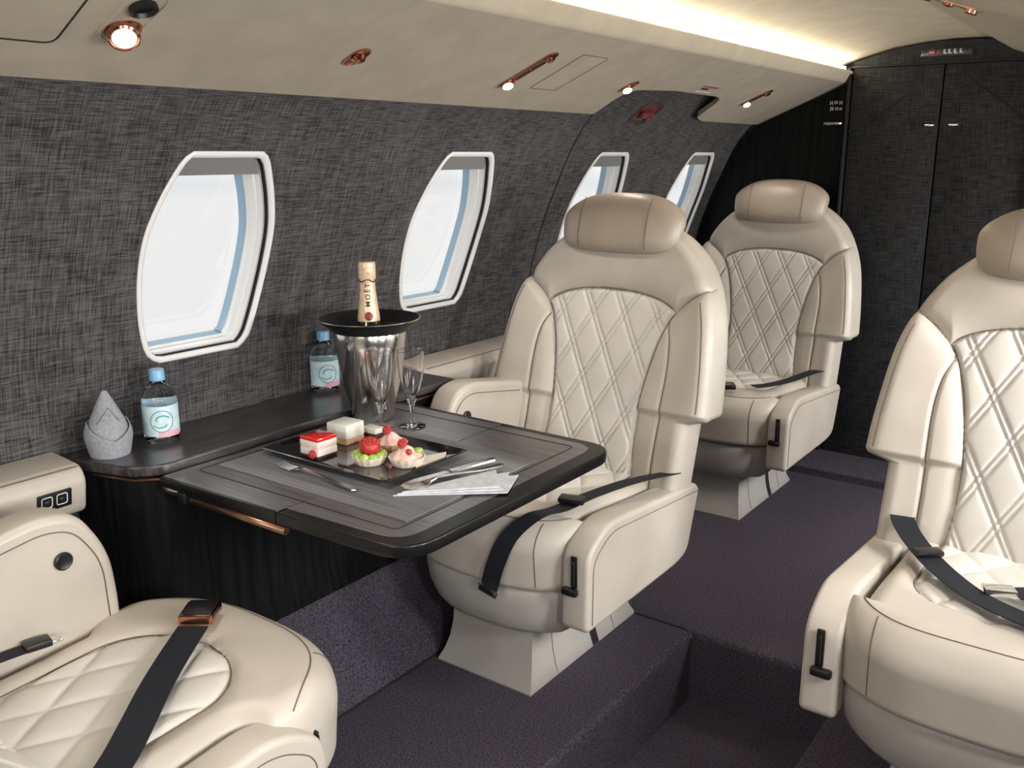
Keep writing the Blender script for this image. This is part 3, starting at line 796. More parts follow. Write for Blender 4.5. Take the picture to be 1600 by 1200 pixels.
def mbmesh(mb,name,ang=35):
    o=mb.build(name,ang=ang); me=o.data; C.objects.unlink(o); bpy.data.objects.remove(o); return me
ME_post=mbmesh(mb,'headrest_post')

# cushion (variant: aisle side sign a=+1 means aisle toward local +x)
CT=.432
def cush_path(s):
    """s metres from the rear along the top, over the nose and down the front; returns y,z,normal"""
    ytop0,ytop1=.235,-.230; L1=ytop0-ytop1; Rr=.058; L2=Rr*PI/2; 
    if s<L1:
        y=ytop0-s; z=CT-.012*sstep(.0,.30,y+.10)*1.0; return y,z,(0,0,1)
    if s<L1+L2:
        a=(s-L1)/Rr; return ytop1-Rr*math.sin(a),CT-Rr+Rr*math.cos(a),(0,-math.sin(a),math.cos(a))
    d=s-L1-L2; return ytop1-Rr+d*.10,CT-Rr-d,(0,-1,0)
SL=.465+.058*PI/2+.096
def cush_w(y,side,a):
    if abs(a)==2: return .216+.044*sstep(-.05,-.17,y)
    # side: +1/-1 in local x ; armrest sits beside the rear part
    if side==a: return .212+.040*sstep(-.215,-.245,y)
    return .214+.046*sstep(-.10,-.16,y)
def quiltw(s): # half-width of the quilted field, rounded toward the nose
    return .150*math.sqrt(max(0,1-max(0,(s-.26)/.125)**2.4)) if s<.385 else 0
def hcush(x,s,w):
    ax=abs(x); d=w-ax; R=.045; h=0
    if d<R: h-=R*(1-math.sqrt(max(0,1-(1-max(0,d)/R)**2)))
    qw=quiltw(s)
    if ax<qw:
        dd=min(qw-ax,(.385-s)*.6); a=x/.10+(s-.05)/.16; b=x/.10-(s-.05)/.16; g=.085
        d1=abs(a-round(a))*g; d2=abs(b-round(b))*g
        h+=.007*(1-math.exp(-d1/.010))*(1-math.exp(-d2/.010))*min(1,dd/.012)-.005*math.exp(-max(0,dd)/.005)
    else:
        dd=ax-qw if s<.385 else math.hypot(ax,s-.385); h+=.011*(1-math.exp(-max(0,dd)/.02))
    h+=.006*math.cos(min(1,ax/w)*PI/2)
    e=SL-s
    if e<.018: h-=.018*(1-math.sqrt(max(0,1-(1-e/.018)**2)))
    return h
def bow(x,y): return .105*(abs(x)/.255)**3.2*sstep(.05,-.25,y)
def cush_pt(u,s,a):
    y,z,n=cush_path(s); w=cush_w(y,1 if u>0 else -1,a); x=u*w
    h=hcush(x,s,w); 
    return Vector((x,y+n[1]*h+bow(x,y),z+n[2]*h))
def make_cushion(a):
    NU,NS=120,190
    vs=[[cush_pt(-1+2*k/NU,SL*j/NS,a) for k in range(NU+1)] for j in range(NS+1)]
    # skirt: sides go down to the cushion base
    n=NU+1+4; verts=[]
    for j,row in enumerate(vs):
        s=SL*j/NS; y,z,nn=cush_path(s)
        zb=CT-.155; 
        L,Rr=row[0],row[-1]
        zl=min(L.z,max(zb,min(L.z-.02,zb))) 
        verts+= [Vector((L.x*.97,max(L.y,-.262+bow(L.x,-.25)) ,min(zb,L.z))),Vector((L.x,L.y,(L.z*.6+min(zb,L.z)*.4)))]+row+[Vector((Rr.x,Rr.y,(Rr.z*.6+min(zb,Rr.z)*.4))),Vector((Rr.x*.97,max(Rr.y,-.262+bow(Rr.x,-.25)),min(zb,Rr.z)))]
    main=[];qf=[]
    for j in range(NS):
        for k in range(n-1):
            f=(j*n+k,j*n+k+1,(j+1)*n+k+1,(j+1)*n+k)
            if 2<=k<n-3:
                c=(verts[f[0]]+verts[f[2]])/2; s=SL*(j+.5)/NS
                if abs(c.x)<quiltw(s): qf.append(f); continue
            main.append(f)
        main.append((j*n,(j+1)*n,(j+1)*n+n-1,j*n+n-1))
    main.append(tuple(range(n))); main.append(tuple(NS*n+k for k in range(n))[::-1])
    def sub(faces):
        idx={};v=[];F=[]
        for f in faces:
            g=[]
            for b in f:
                if b not in idx: idx[b]=len(v); v.append(verts[b])
                g.append(idx[b])
            F.append(tuple(g))
        return v,F
    mv,mf=sub(main); qv,q2=sub(qf)
    me=mesh_of('seat_cushion',mv,mf,M['leather']); mq=mesh_of('quilted_insert',qv,q2,M['quilt'])
    # seams
    ln=[]
    for sgn in (1,-1):
        l=[]
        for k in range(70):
            s=.02+.36499*k/69; q_=quiltw(s); y,z,nn=cush_path(s); w=cush_w(y,sgn,a); l.append(cush_pt(sgn*q_/w,s,a)+Vector((0,0,.0006)))
        ln.append(l)
        # short tailor's seam from the quilt corner over the nose
        l=[]
        for k in range(40):
            s=.492+(SL-.015-.492)*k/39; x=.165; y,z,nn=cush_path(s); w=cush_w(y,sgn,a)
            l.append(cush_pt(sgn*min(x,w*.86)/w,s,a)+Vector((0,nn[1],nn[2]))*.0005)
        ln.append(l)
    l=[]
    for k in range(101):
        u=-.965+1.93*k/100; s=.488-.05*abs(u)**6; y,z,nn=cush_path(s); l.append(cush_pt(u,s,a)+Vector((0,nn[1],nn[2]))*.0006)
    ln.append(l)
    return joined(me,seam_mesh(ln,.0012)),mq
CUSH={1:make_cushion(1),-1:make_cushion(-1),-2:make_cushion(-2)}
# lower shell and pedestal
def plan(hw,yf,yb,rc,bowk,z,n=10):
    pts=[]
    def bw(x): return bowk*(abs(x)/max(hw,.01))**3.2
    fr=[(-hw+2*hw*k/24) for k in range(25)]
    for x in fr: pts.append((x,yf+bw(x),z))
    pts.append((hw,yb-.03,z)); pts.append((hw-.03,yb,z)); pts.append((-hw+.03,yb,z)); pts.append((-hw,yb-.03,z))
    return pts
mb=MB(); mb.loft([plan(.10,-.20,.30,.02,.02,.150),plan(.150,-.235,.30,.02,.04,.148),plan(.185,-.252,.31,.02,.065,.153),plan(.205,-.262,.32,.02,.075,.168),plan(.228,-.270,.33,.02,.085,.20),plan(.236,-.276,.34,.02,.092,.235),plan(.236,-.278,.34,.02,.095,.265),plan(.230,-.272,.34,.02,.095,.273)],M['shell'])
ME_shell=mbmesh(mb,'seat_shell',50)
def ped(): 
    mb=MB(); 
    def rect(hx,y0,y1,z): return [(-hx,y0,z),(hx,y0,z),(hx,y1,z),(-hx,y1,z)]
    lv=[(0,.143,-.255,.255),(.004,.1435,-.255,.255),(.03,.134,-.238,.240),(.06,.127,-.226,.23),(.10,.122,-.218,.225),(.15,.120,-.215,.222)]
    mb.loft([rect(h,a,b,z) for z,h,a,b in lv],M['shell']); return mb
ME_ped=mbmesh(ped(),'pedestal',30)
ME_track=[]
for z0,z1,x0,x1 in ((.0,.15,.1445,.1215),):
    for s in (1,-1):
        mb=MB()
        pr=[(0.002,.1442),(.03,.1350),(.06,.1280),(.10,.1230),(.148,.1210)]
        v=[];f=[]
        for y in (.030,.060):
            for z,x in pr: v.append((s*x,y,z))
        n=5; f=[(i,i+1,n+i+1,n+i) for i in range(n-1)]; mb.add(v,f,M['gap']); ME_track.append(mbmesh(mb,'track_slot'))
lines=[]
for s in (1,-1):
    for y in (-.135,.14): lines.append([(s*(x+.0002),y,z) for z,x in ((.002,.1437),(.03,.1345),(.06,.1275),(.10,.1225),(.148,.1205))])
ME_ped=joined(ME_ped,seam_mesh(lines,.0009))
# armrests
def aisle_arm(a):
    poly=rounded([(-.252,.205),(-.250,.395),(-.165,.448),(.300,.405),(.318,.385),(.262,.222),(.20,.208)],[.022,.035,.06,.024,.022,.03,.03],7)
    mb=MB(); x0,x1=(.222,.292) if a>0 else (-.292,-.222)
    mb.prism(poly,0,x0,x1,M['leather'],.011,4); me=mbmesh(mb,'aisle_armrest',40)
    # inset line on the outer face
    xo=.2925*a
    ins=rounded([(-.228,.222),(-.228,.375),(-.155,.422),(.308,.382)],[.0,.03,.06,.0],7)
    sm=seam_mesh([[(xo,y,z) for y,z in ins]],.0011)
    return joined(me,sm)
def window_arm(a):
    # a is the aisle side; this one sits on the other side
    poly=rounded([(-.125,.30),(-.128,.47),(-.120,.565),(-.070,.650),(-.005,.664),(.235,.625),(.235,.30)],[.024,.03,.05,.05,.05,.024,.024],7)
    mb=MB(); x0,x1=(-.300,-.222) if a>0 else (.222,.300)
    mb.prism(poly,0,x0,x1,M['leather'],.014,4); me=mbmesh(mb,'window_armrest',40)
    xi=-.2212*a
    ins=rounded([(-.104,.44),(-.100,.555),(-.055,.624),(-.005,.636),(.21,.600)],[.0,.05,.04,.04,.0],7)
    ins=[( y,z) for y,z in ins]
    sm=seam_mesh([[(xi,y,z) for y,z in ins]],.0011)
    mb=MB(); rr=Matrix.Rotation(a*PI/2,3,'Y'); mb.lathe([(.016,0),(.016,.004),(.013,.006),(.008,.004),(.0001,.004)],M['black'],(xi,-.032,.577),24,rot=rr)
    bt=mbmesh(mb,'recline_button')
    return joined(me,sm),bt
def lever(a):
    mb=MB(); x=.258*a
    mb.box((x,-.2535,.352),(.016,.006,.078),M['black'],.003,rot=Matrix.Rotation(math.radians(2),3,'X'))
    mb.box((x,-.2575,.350),(.008,.010,.060),M['black'],.003)
    mb.box((x-.007*a,-.260,.306),(.040,.016,.018),M['black'],.005)
    return mbmesh(mb,'recline_lever')
AA={a:aisle_arm(a) for a in (1,-1)}; WA={a:window_arm(a) for a in (1,-1)}; LV={a:lever(a) for a in (1,-1)}
def seat(label,loc,rot,a,armoff=(0,0,0),recline=0,cu_=None):
    t=thing('cabin_armchair',label,'armchair',loc,rot,'cream leather cabin armchairs')
    link('pedestal',ME_ped,t); ps=link('seat_shell',ME_shell,t)
    p=[c for c in t.children if c.name.startswith('pedestal')]
    [link('track_slot',q_,p[0]) for q_ in ME_track]
    ck=CUSH[cu_ or a]; cu=link('seat_cushion',ck[0],t); link('quilted_insert',ck[1],cu)
    b=link('backrest',ME_back,t)
    link('quilted_panel',ME_quilt,b)
    h=link('headrest',ME_head,t)
    [setattr(link('headrest_post',ME_post,h),'location',(q_*.06,0,0)) for q_ in (-1,1)]
    if recline:
        pv=Vector((0,.26,.40)); rm=Matrix.Translation(pv)@Matrix.Rotation(-recline,4,'X')@Matrix.Translation(-pv)
        b.matrix_basis=rm; h.matrix_basis=rm
    ar=link('armrest',AA[a],t); ar.location=armoff; link('recline_lever',LV[a],ar,label='black recline lever')
    wr=link('armrest',WA[a][0],t); link('recline_button',WA[a][1],wr,label='round black button')
    t['_m']=0
    del t['_m']
    mw=Matrix.Translation(loc)@Matrix.Rotation(rot,4,'Z')
    return t,mw.inverted()
s1,i1=seat('cream leather seat with quilted back directly behind the laid table',(-1.25,1.85,0),0,1)
s2,i2=seat('cream leather seat in the near left foreground, only its cushion and armrests showing',(-1.25,.690,0),PI,-1,(0,.105,-.012),math.radians(34),-2)
s3,i3=seat('cream leather seat at the right edge, across the aisle from the table',(-.19,1.85,0),0,-1)
s4,i4=seat('cream leather seat farthest aft, partly hidden behind the seat at the table',(-1.278,3.165,0),0,1,(0,0,0),math.radians(-4))

# seat belts ---------------------------------------------------------------
def belt(seat_,inv,pts,w=.046,n=8,normals=None,wdir=None,nm='seat_belt'):
    P=spline(pts,n); 
    def res(lst):
        if lst is None: return None
        out=[]
        for i in range(len(lst)-1):
            for k in range(n): out.append(Vector(lst[i]).lerp(Vector(lst[i+1]),k/n))
        out.append(Vector(lst[-1])); return out
    mb=MB(); mb.ribbon(P,w,.0022,M['belt'],res(normals),res(wdir)); return mb.build(nm,seat_,xf=inv)
# seat behind the table
b=belt(s1,i1,[(-.985,2.055,.455),(-1.02,1.90,.470),(-1.055,1.76,.468),(-1.075,1.66,.462),(-1.105,1.605,.456),(-1.138,1.553,.415),(-1.165,1.540,.350),(-1.185,1.540,.285)],wdir=[(1,.15,.1),(1,.2,.05),(1,.3,.05),(.95,.3,.0),(.95,.25,.0),(.97,.2,.0),(.97,.12,-.1),(.97,.05,-.15)])
mb=MB(); mb.box((-1.187,1.538,.276),(.054,.012,.020),M['chrome'],.003,rot=Matrix.Rotation(math.radians(12),3,'Y')); mb.box((-1.187,1.532,.277),(.040,.008,.010),M['black'],.002,rot=Matrix.Rotation(math.radians(12),3,'Y')); mb.build('buckle_tongue',b,xf=i1,label='chrome buckle tongue')
mb=MB(); mb.box((-1.065,1.70,.475),(.062,.034,.014),M['black'],.004,rot=Matrix.Rotation(math.radians(17),3,'Z')); mb.build('adjuster',b,xf=i1)
b=belt(s1,i1,[(-1.44,2.03,.455),(-1.40,1.90,.462),(-1.33,1.80,.468),(-1.27,1.74,.466)])
mb=MB(); mb.box((-1.245,1.715,.472),(.05,.06,.018),M['copper'],.004,rot=Matrix.Rotation(math.radians(40),3,'Z')); mb.build('buckle',b,xf=i1,label='copper buckle')
# foreground seat
b=belt(s2,i2,[(-1.00,.44,.440),(-1.065,.555,.452),(-1.12,.625,.456),(-1.18,.695,.458),(-1.235,.765,.459),(-1.290,.840,.460)],w=.052)
mb=MB(); R2=Matrix.Rotation(math.radians(37),3,'Z')
mb.box((-1.308,.868,.468),(.060,.060,.018),M['copper'],.004,rot=R2); mb.box((-1.3085,.870,.4785),(.050,.048,.004),M['black'],.0015,rot=R2); mb.build('buckle',b,xf=i2,label='copper edged black buckle')
b=belt(s2,i2,[(-1.452,.44,.462),(-1.451,.52,.463),(-1.449,.59,.463),(-1.447,.645,.460)],w=.030)
mb=MB(); mb.box((-1.445,.650,.463),(.030,.042,.012),M['black'],.003,rot=Matrix.Rotation(math.radians(-12),3,'Z')); mb.box((-1.441,.678,.460),(.022,.020,.004),M['chrome'],.001,rot=Matrix.Rotation(math.radians(-12),3,'Z')); mb.build('buckle_tongue',b,xf=i2)
# right hand seat
b=belt(s3,i3,[(-.430,2.09,.470),(-.415,2.02,.474),(-.37,1.94,.464),(-.30,1.84,.460),(-.22,1.755,.460),(-.12,1.70,.462),(0,1.66,.462)],w=.050)
mb=MB(); mb.box((-.335,1.89,.468),(.056,.030,.012),M['black'],.004,rot=Matrix.Rotation(math.radians(40),3,'Z')); mb.build('adjuster',b,xf=i3)
b=belt(s3,i3,[(.02,2.02,.462),(-.04,1.92,.463),(-.10,1.85,.463),(-.165,1.805,.462)],w=.048)
mb=MB(); mb.box((-.19,1.795,.466),(.055,.032,.010),M['chrome'],.002,rot=Matrix.Rotation(math.radians(25),3,'Z')); mb.build('buckle_tongue',b,xf=i3)
# rear seat
b=belt(s4,i4,[(-1.035,3.36,.470),(-1.04,3.28,.478),(-1.075,3.16,.468),(-1.115,3.06,.464),(-1.15,3.01,.464)],w=.040)
b2=belt(s4,i4,[(-1.50,3.30,.462),(-1.40,3.12,.462),(-1.27,2.98,.464)],w=.040)
mb=MB(); mb.box((-1.225,2.935,.470),(.07,.05,.018),M['black'],.004,rot=Matrix.Rotation(math.radians(35),3,'Z')); mb.box((-1.21,2.925,.4795),(.03,.03,.003),M['copper'],.001,rot=Matrix.Rotation(math.radians(35),3,'Z')); mb.build('buckle',b2,xf=i4,label='dark copper buckle')

# ------------------------------------------------------------------ things on the table
Z0=TZ+.001
mb=MB(); v=rounded([(-1.515,1.076),(-1.008,1.079),(-1.012,1.474),(-1.515,1.476)],.003,3); mb.prism(v,2,Z0,Z0+.0022,M['mat'],0)
tag(mb.build('placemat'),'dark grey woven placemat lying flat under the black plate','placemat')
Z1=Z0+.0028
# plate
pl=thing('serving_plate','glossy black rectangular plate carrying small cakes and tarts','plate',(-1.317,1.299,Z1))
XP=Matrix.Translation(-Vector(pl.location))
def rr(x0,x1,y0,y1,r,z,n=5): return [(a,b,z) for a,b in rounded([(x0,y0),(x1,y0),(x1,y1),(x0,y1)],r,n)]
A=(-1.496,-1.138,1.168,1.411)
def off(d,z,r=.006): return rr(A[0]+d,A[1]-d,A[2]+d,A[3]-d,max(r,.004),z)
mb=MB(); mb.loft([off(.03,Z1),off(.004,Z1+.010),off(0,Z1+.013),off(.003,Z1+.014),off(.012,Z1+.009),off(.022,Z1+.005),off(.03,Z1+.004)],M['plate']); mb.build('dish',pl,xf=XP)
ZP=Z1+.0045
def blob(mb,c,r,mat,sx=1,sy=1,sz=1,n=14,jit=0):
    bm=bmesh.new(); bmesh.ops.create_icosphere(bm,subdivisions=3,radius=r)
    for v_ in bm.verts:
        k=1+jit*(random.random()-.5); v_.co=Vector((v_.co.x*sx*k,v_.co.y*sy*k,v_.co.z*sz*k))+Vector(c)
    mb.bm(bm,mat)
def berry(mb,c,r,mat):
    blob(mb,c,r*.8,mat)
    for k in range(26):
        ph=math.acos(1-2*(k+.5)/26); th=PI*(1+5**.5)*k
        blob_c=(c[0]+r*.78*math.sin(ph)*math.cos(th),c[1]+r*.78*math.sin(ph)*math.sin(th),c[2]+r*.85*math.cos(ph))
        bm=bmesh.new(); bmesh.ops.create_icosphere(bm,subdivisions=1,radius=r*.30); bm.transform(Matrix.Translation(blob_c)); mb.bm(bm,mat)
# red glazed cube cake
k1=thing('cake_slice','small cube of layered cream cake with a shiny red glaze top','cake',(-1.385,1.228,ZP))
def at(o): return Matrix.Translation(-Vector(o.location))
c=(-1.385,1.228); s=.052
mb=MB()
for z0,z1,mt,e in ((0,.006,M['choc'],0),(.006,.020,M['icing'],.001),(.020,.024,M['pinkcream'],0),(.024,.036,M['icing'],.001)): mb.box((c[0],c[1],ZP+(z0+z1)/2),(s+e,s+e,z1-z0+.0006),mt,.0012)
mb.build('sponge',k1,xf=at(k1))
mb=MB(); mb.box((c[0],c[1],ZP+.0395),(s+.0015,s+.0015,.008),M['redjelly'],.0025); mb.build('glaze',k1,xf=at(k1),label='shiny red glaze')
mb=MB(); berry(mb,(c[0]+.014,c[1]-.029,ZP+.011),.009,M['berry']); mb.build('berry',k1,xf=at(k1))
# white cakes
def white_cake(c,s,h,label,ang):
    t=thing('cake_slice',label,'cake',(c[0],c[1],ZP)); Rz=Matrix.Rotation(ang,3,'Z'); mb=MB()
    mb.box((c[0],c[1],ZP+.006),(s,s,.012),M['pastry'],.0015,rot=Rz); mb.build('sponge',t,xf=at(t))
    mb=MB(); mb.box((c[0],c[1],ZP+.012+h/2),(s+.001,s+.001,h),M['icing'],.003,rot=Rz); mb.build('icing',t,xf=at(t))
white_cake((-1.410,1.328),.056,.032,'white iced square cake on a brown base, just behind the berry tart',0.05)
t=thing('cake_slice','flat white slice on dark chocolate behind the white iced cake, beside the flute base','cake',(-1.385,1.385,ZP)); mb=MB(); mb.box((-1.385,1.385,ZP+.005),(.042,.028,.010),M['choc'],.0015); mb.build('sponge',t,xf=at(t)); mb=MB(); mb.box((-1.385,1.385,ZP+.016),(.043,.029,.012),M['icing'],.002); mb.build('icing',t,xf=at(t))
def tart(c,r,label,kind):
    t=thing('fruit_tart',label,'tart',(c[0],c[1],ZP)); mb=MB(); n=48; prof=[(r*.72,0),(r*.80,.002),(r*1.0,.016),(r*1.02,.019),(r*.95,.019),(r*.90,.015)]
    v=[];f=[]
    for (a,z) in prof:
        for k in range(n):
            th=2*PI*k/n; rad=a*(1+.035*math.cos(16*th)); v.append((c[0]+rad*math.cos(th),c[1]+rad*math.sin(th),ZP+z))
    for i in range(len(prof)-1):
        for k in range(n): f.append((i*n+k,i*n+(k+1)%n,(i+1)*n+(k+1)%n,(i+1)*n+k))
    f.append(tuple(range(n))); f.append(tuple((len(prof)-1)*n+k for k in range(n)))
    mb.add(v,f,M['cream'] if kind!='back' else M['pastry']); mb.build('pastry_case',t,xf=at(t))
    if kind=='berry':
        mb=MB()
        for k in range(9):
            th=2*PI*k/9+.2; blob(mb,(c[0]+r*.72*math.cos(th),c[1]+r*.72*math.sin(th),ZP+.019),.010,M['kiwi'],1,1,.75,jit=.12)
        mb.build('kiwi_pieces',t,xf=at(t))
        mb=MB(); blob(mb,(c[0],c[1]+.002,ZP+.034),.021,M['berry'],1.08,1,.85,jit=.03)
        for k in range(26):
            th=2.4*k; ra=.020*math.sqrt(k/26); bm=bmesh.new(); bmesh.ops.create_icosphere(bm,subdivisions=1,radius=.0035); bm.transform(Matrix.Translation((c[0]+ra*math.cos(th),c[1]+.002+ra*math.sin(th),ZP+.034+.0175*math.sqrt(max(0,1-(ra/.0225)**2))))); mb.bm(bm,M['berry'])
        mb.build('strawberry_dome',t,xf=at(t))
    else:
        mb=MB(); v=[];f=[];n=40;rows=[]
        for j in range(13):
            q_=j/12; rad=r*.93*(1-q_)**.75; z=.015+.026*q_
            for k in range(n):
                th=2*PI*k/n; rd=rad*(1+.08*math.cos(7*th+q_*4)); v.append((c[0]+rd*math.cos(th),c[1]+rd*math.sin(th),ZP+z))
        for i in range(12):
            for k in range(n): f.append((i*n+k,i*n+(k+1)%n,(i+1)*n+(k+1)%n,(i+1)*n+k))
        mb.add(v,f,M['pinkcream']); mb.build('cream_swirl',t,xf=at(t))
        mb=MB(); berry(mb,(c[0]-.006,c[1]-.006,ZP+.044),.010,M['berry']); mb.build('raspberry',t,xf=at(t))
        if kind=='front':
            mb=MB(); blob(mb,(c[0]+.018,c[1]+.014,ZP+.030),.009,M['kiwi'],1.2,1,.6,jit=.1); mb.build('kiwi_piece',t,xf=at(t))
            mb=MB(); blob(mb,(c[0]+.015,c[1]-.010,ZP+.031),.006,M['berry'],1,1,1.2,jit=.1); mb.build('berry_piece',t,xf=at(t))
tart((-1.262,1.250),.035,'tart topped with a red berry dome over green kiwi pieces','berry')
tart((-1.196,1.288),.036,'tart with pink cream, a raspberry and green fruit, nearest the plate edge','front')
tart((-1.285,1.338),.033,'tart with pink cream and one raspberry behind the berry dome tart','back')
mb=MB(); tri=[(-1.162,1.275),(-1.156,1.358),(-1.176,1.385),(-1.196,1.335)]
mb.prism(tri,2,ZP+.0008,ZP+.0024,M['icing'],0); mb.prism([(x*.999-.0012,y*.999+.002) for x,y in tri],2,ZP+.003,ZP+.0044,M['icing'],0)
tag(mb.build('paper_napkin'),'small folded white paper on the right part of the black plate','napkin')
# cutlery
def cutlery(kind,p0,p1,z,label,group=None,tilt=0):
    p0=Vector((p0[0],p0[1],0));p1=Vector((p1[0],p1[1],0)); d=(p1-p0); L=d.length; d.normalize(); n=Vector((-d.y,d.x,0))
    t=thing(kind,label,kind,(p0.x,p0.y,z))
    def Q(s,w,h): q_=p0+d*s+n*w; return (q_.x,q_.y,z+h)
    def strip(name,st,th=.002):
        mb=MB(); rings=[]
        for s,w,h in st: rings.append([Q(s,-w,h),Q(s,w,h),Q(s,w*.85,h+th),Q(s,-w*.85,h+th)])
        mb.loft(rings,M['silver']); return mb.build(name,t,xf=at(t))
    if kind=='fork':
        strip('handle',[(L,.003,.003),(L-.006,.008,.003),(L-.05,.0065,.003),(L-.10,.0035,.007),(.075,.0025,.010),(.062,.005,.007),(.05,.011,.003),(.042,.0115,.002)])
        for k in (-1.5,-.5,.5,1.5):
            mb=MB(); mb.tube([Q(.046,k*.0062,.003),Q(.02,k*.0062,.003),Q(0,k*.0058,.008)],[.0018,.0016,.0008],M['silver'],6); mb.build('tine',t,xf=at(t))
    else:
        strip('handle',[(L,.004,.001),(L-.006,.0085,.001),(L*.55,.006,.001),(L*.5,.005,.001)],.004)
        strip('blade',[(L*.5,.005,.001),(L*.46,.009,.002),(L*.15,.010,.002),(.01,.006,.002),(0,.001,.002)],.0012)
    return t
cutlery('fork',(-1.405,1.142),(-1.175,1.128),Z0+.003,'silver fork lying alone on the placemat left of the plate')
# folded napkin with knife and fork
mb=MB()
for k,(a,b_,c_,d_) in enumerate((((-1.105,1.150),(-.945,1.285),(-.985,1.375),(-1.045,1.285)),((-1.10,1.156),(-.957,1.290),(-1.005,1.372),(-1.052,1.283)),((-1.095,1.164),(-.968,1.292),(-1.030,1.362),(-1.058,1.278)))):
    mb.prism([a,b_,c_,d_],2,Z0+.0030+k*.0024,Z0+.0050+k*.0024,M['paper'],0)
tag(mb.build('cloth_napkin'),'pale folded napkin under the knife and fork right of the plate','napkin')
cutlery('knife',(-1.115,1.185),(-1.065,1.405),Z0+.0105,'silver knife lying across the pale napkin right of the plate')
cutlery('fork',(-1.095,1.165),(-1.030,1.385),Z0+.0105,'silver fork lying beside the knife on the pale napkin')
# ice bucket + champagne
ib=thing('ice_bucket','brushed steel ice bucket with flared black rim holding a champagne bottle','bucket',(-1.504,1.507,TZ))
mb=MB(); mb.lathe([(.0001,.0),(.042,0),(.046,.003),(.0525,.03),(.071,.104),(.0805,.175),(.086,.214),(.085,.216),(.078,.175),(.049,.006),(.0001,.005)],M['steel'],(0,0,.001),64,cap=False); mb.build('body',ib)
mb=MB(); mb.lathe([(.078,.206),(.087,.213),(.093,.220),(.107,.230),(.1165,.241),(.115,.2425),(.105,.233),(.091,.224),(.081,.218),(.075,.202),(.070,.172),(.0001,.165)],M['black'],(0,0,.001),64,cap=False); mb.build('rim',ib,label='flared black rim and liner')
mb=MB(); mb.tube([(.116*math.cos(2*PI*k/64),.116*math.sin(2*PI*k/64),.2425) for k in range(64)],.0014,M['steel'],6,closed=True); mb.build('rim_edge',ib)
cb=thing('champagne_bottle','champagne bottle neck in gold foil rising from the ice bucket','bottle',(-1.510,1.512,TZ+.169))
cb.rotation_euler=(math.radians(-1),math.radians(-1.5),0)
mb=MB(); mb.lathe([(.0001,0),(.030,0),(.033,.006),(.033,.03),(.029,.05),(.0255,.068)],M['green'],n=32,cap=False); mb.build('glass_body',cb)
NP=[(.0262,.062),(.0255,.075),(.0235,.090),(.0205,.112),(.0185,.135),(.0175,.155),(.0185,.160),(.0200,.164),(.0200,.195),(.0195,.199),(.0185,.201),(.0001,.202)]
mb=MB(); mb.lathe(NP,M['gold'],n=40,cap=False); mb.build('foil',cb)
def foil_r(z): 
    tab=[(z_,r_) for r_,z_ in NP[:-1]]; return interp(tab,z)
# direction toward the camera for the printed side
fa=math.atan2(0-1.512,0+1.514)
cu=bpy.data.curves.new('lettering','FONT'); cu.body='MO\u00cbT'; cu.size=.0165; cu.offset=.0002; cu.align_x='CENTER'; cu.align_y='CENTER'; cu.space_character=1.35
to=bpy.data.objects.new('lettering',cu); C.objects.link(to); bpy.context.view_layer.update()
me=bpy.data.meshes.new_from_object(to.evaluated_get(bpy.context.evaluated_depsgraph_get())); bpy.data.objects.remove(to)
bm=bmesh.new(); bm.from_mesh(me); bmesh.ops.subdivide_edges(bm,edges=[e for e in bm.edges if e.calc_length()>.004],cuts=2)
me2=bpy.data.meshes.new('lettering')
for v_ in bm.verts:
    z=.126+v_.co.x*1.0; w=-v_.co.y; r=foil_r(z)+.0006; a_=fa-w/-r; a_=fa+w*-1/r*-1
    a_=fa+(w)/r
    v_.co=Vector((r*math.cos(a_),r*math.sin(a_),z))
bm.to_mesh(me2); bm.free(); me2.materials.append(M['ink']); link('lettering',me2,cb,label='black lettering reading up the neck')
mb=MB()
for zz in (.1585,):
    mb.tube([(foil_r(zz+.002*math.sin(3*(a-fa)))*1.02*math.cos(a),foil_r(zz)*1.02*math.sin(a),zz+.003*math.cos(4*(a-fa))) for a in [fa-1.6+3.2*k/24 for k in range(25)]],.0013,M['ink'],5)
for dz,da in ((.176,.1),(.184,-.35),(.188,.45)):
    z=dz; r=foil_r(z)+.0003; mb.tube([(r*math.cos(fa+da+.12*math.cos(t)),r*math.sin(fa+da+.12*math.cos(t)),z+.003*math.sin(t)) for t in [2*PI*k/10 for k in range(10)]],.0006,M['pastry'],5,closed=True)
mb.build('neck_band',cb)
mb=MB(); r=.0262
L=[];
for k in range(16):
    t=2*PI*k/16; L.append((.010*math.cos(t),.078+.010*math.sin(t)))
v=[];
for a,z in L: rr_=foil_r(max(.062,z))+.0012; v.append((rr_*math.cos(fa+a/rr_),rr_*math.sin(fa+a/rr_),z))
rr_=foil_r(.078)+.003; v.append((rr_*math.cos(fa),rr_*math.sin(fa),.078))
mb.add(v,[(k,(k+1)%16,16) for k in range(16)],M['redseal']); mb.build('wax_seal',cb,label='dark red round seal')
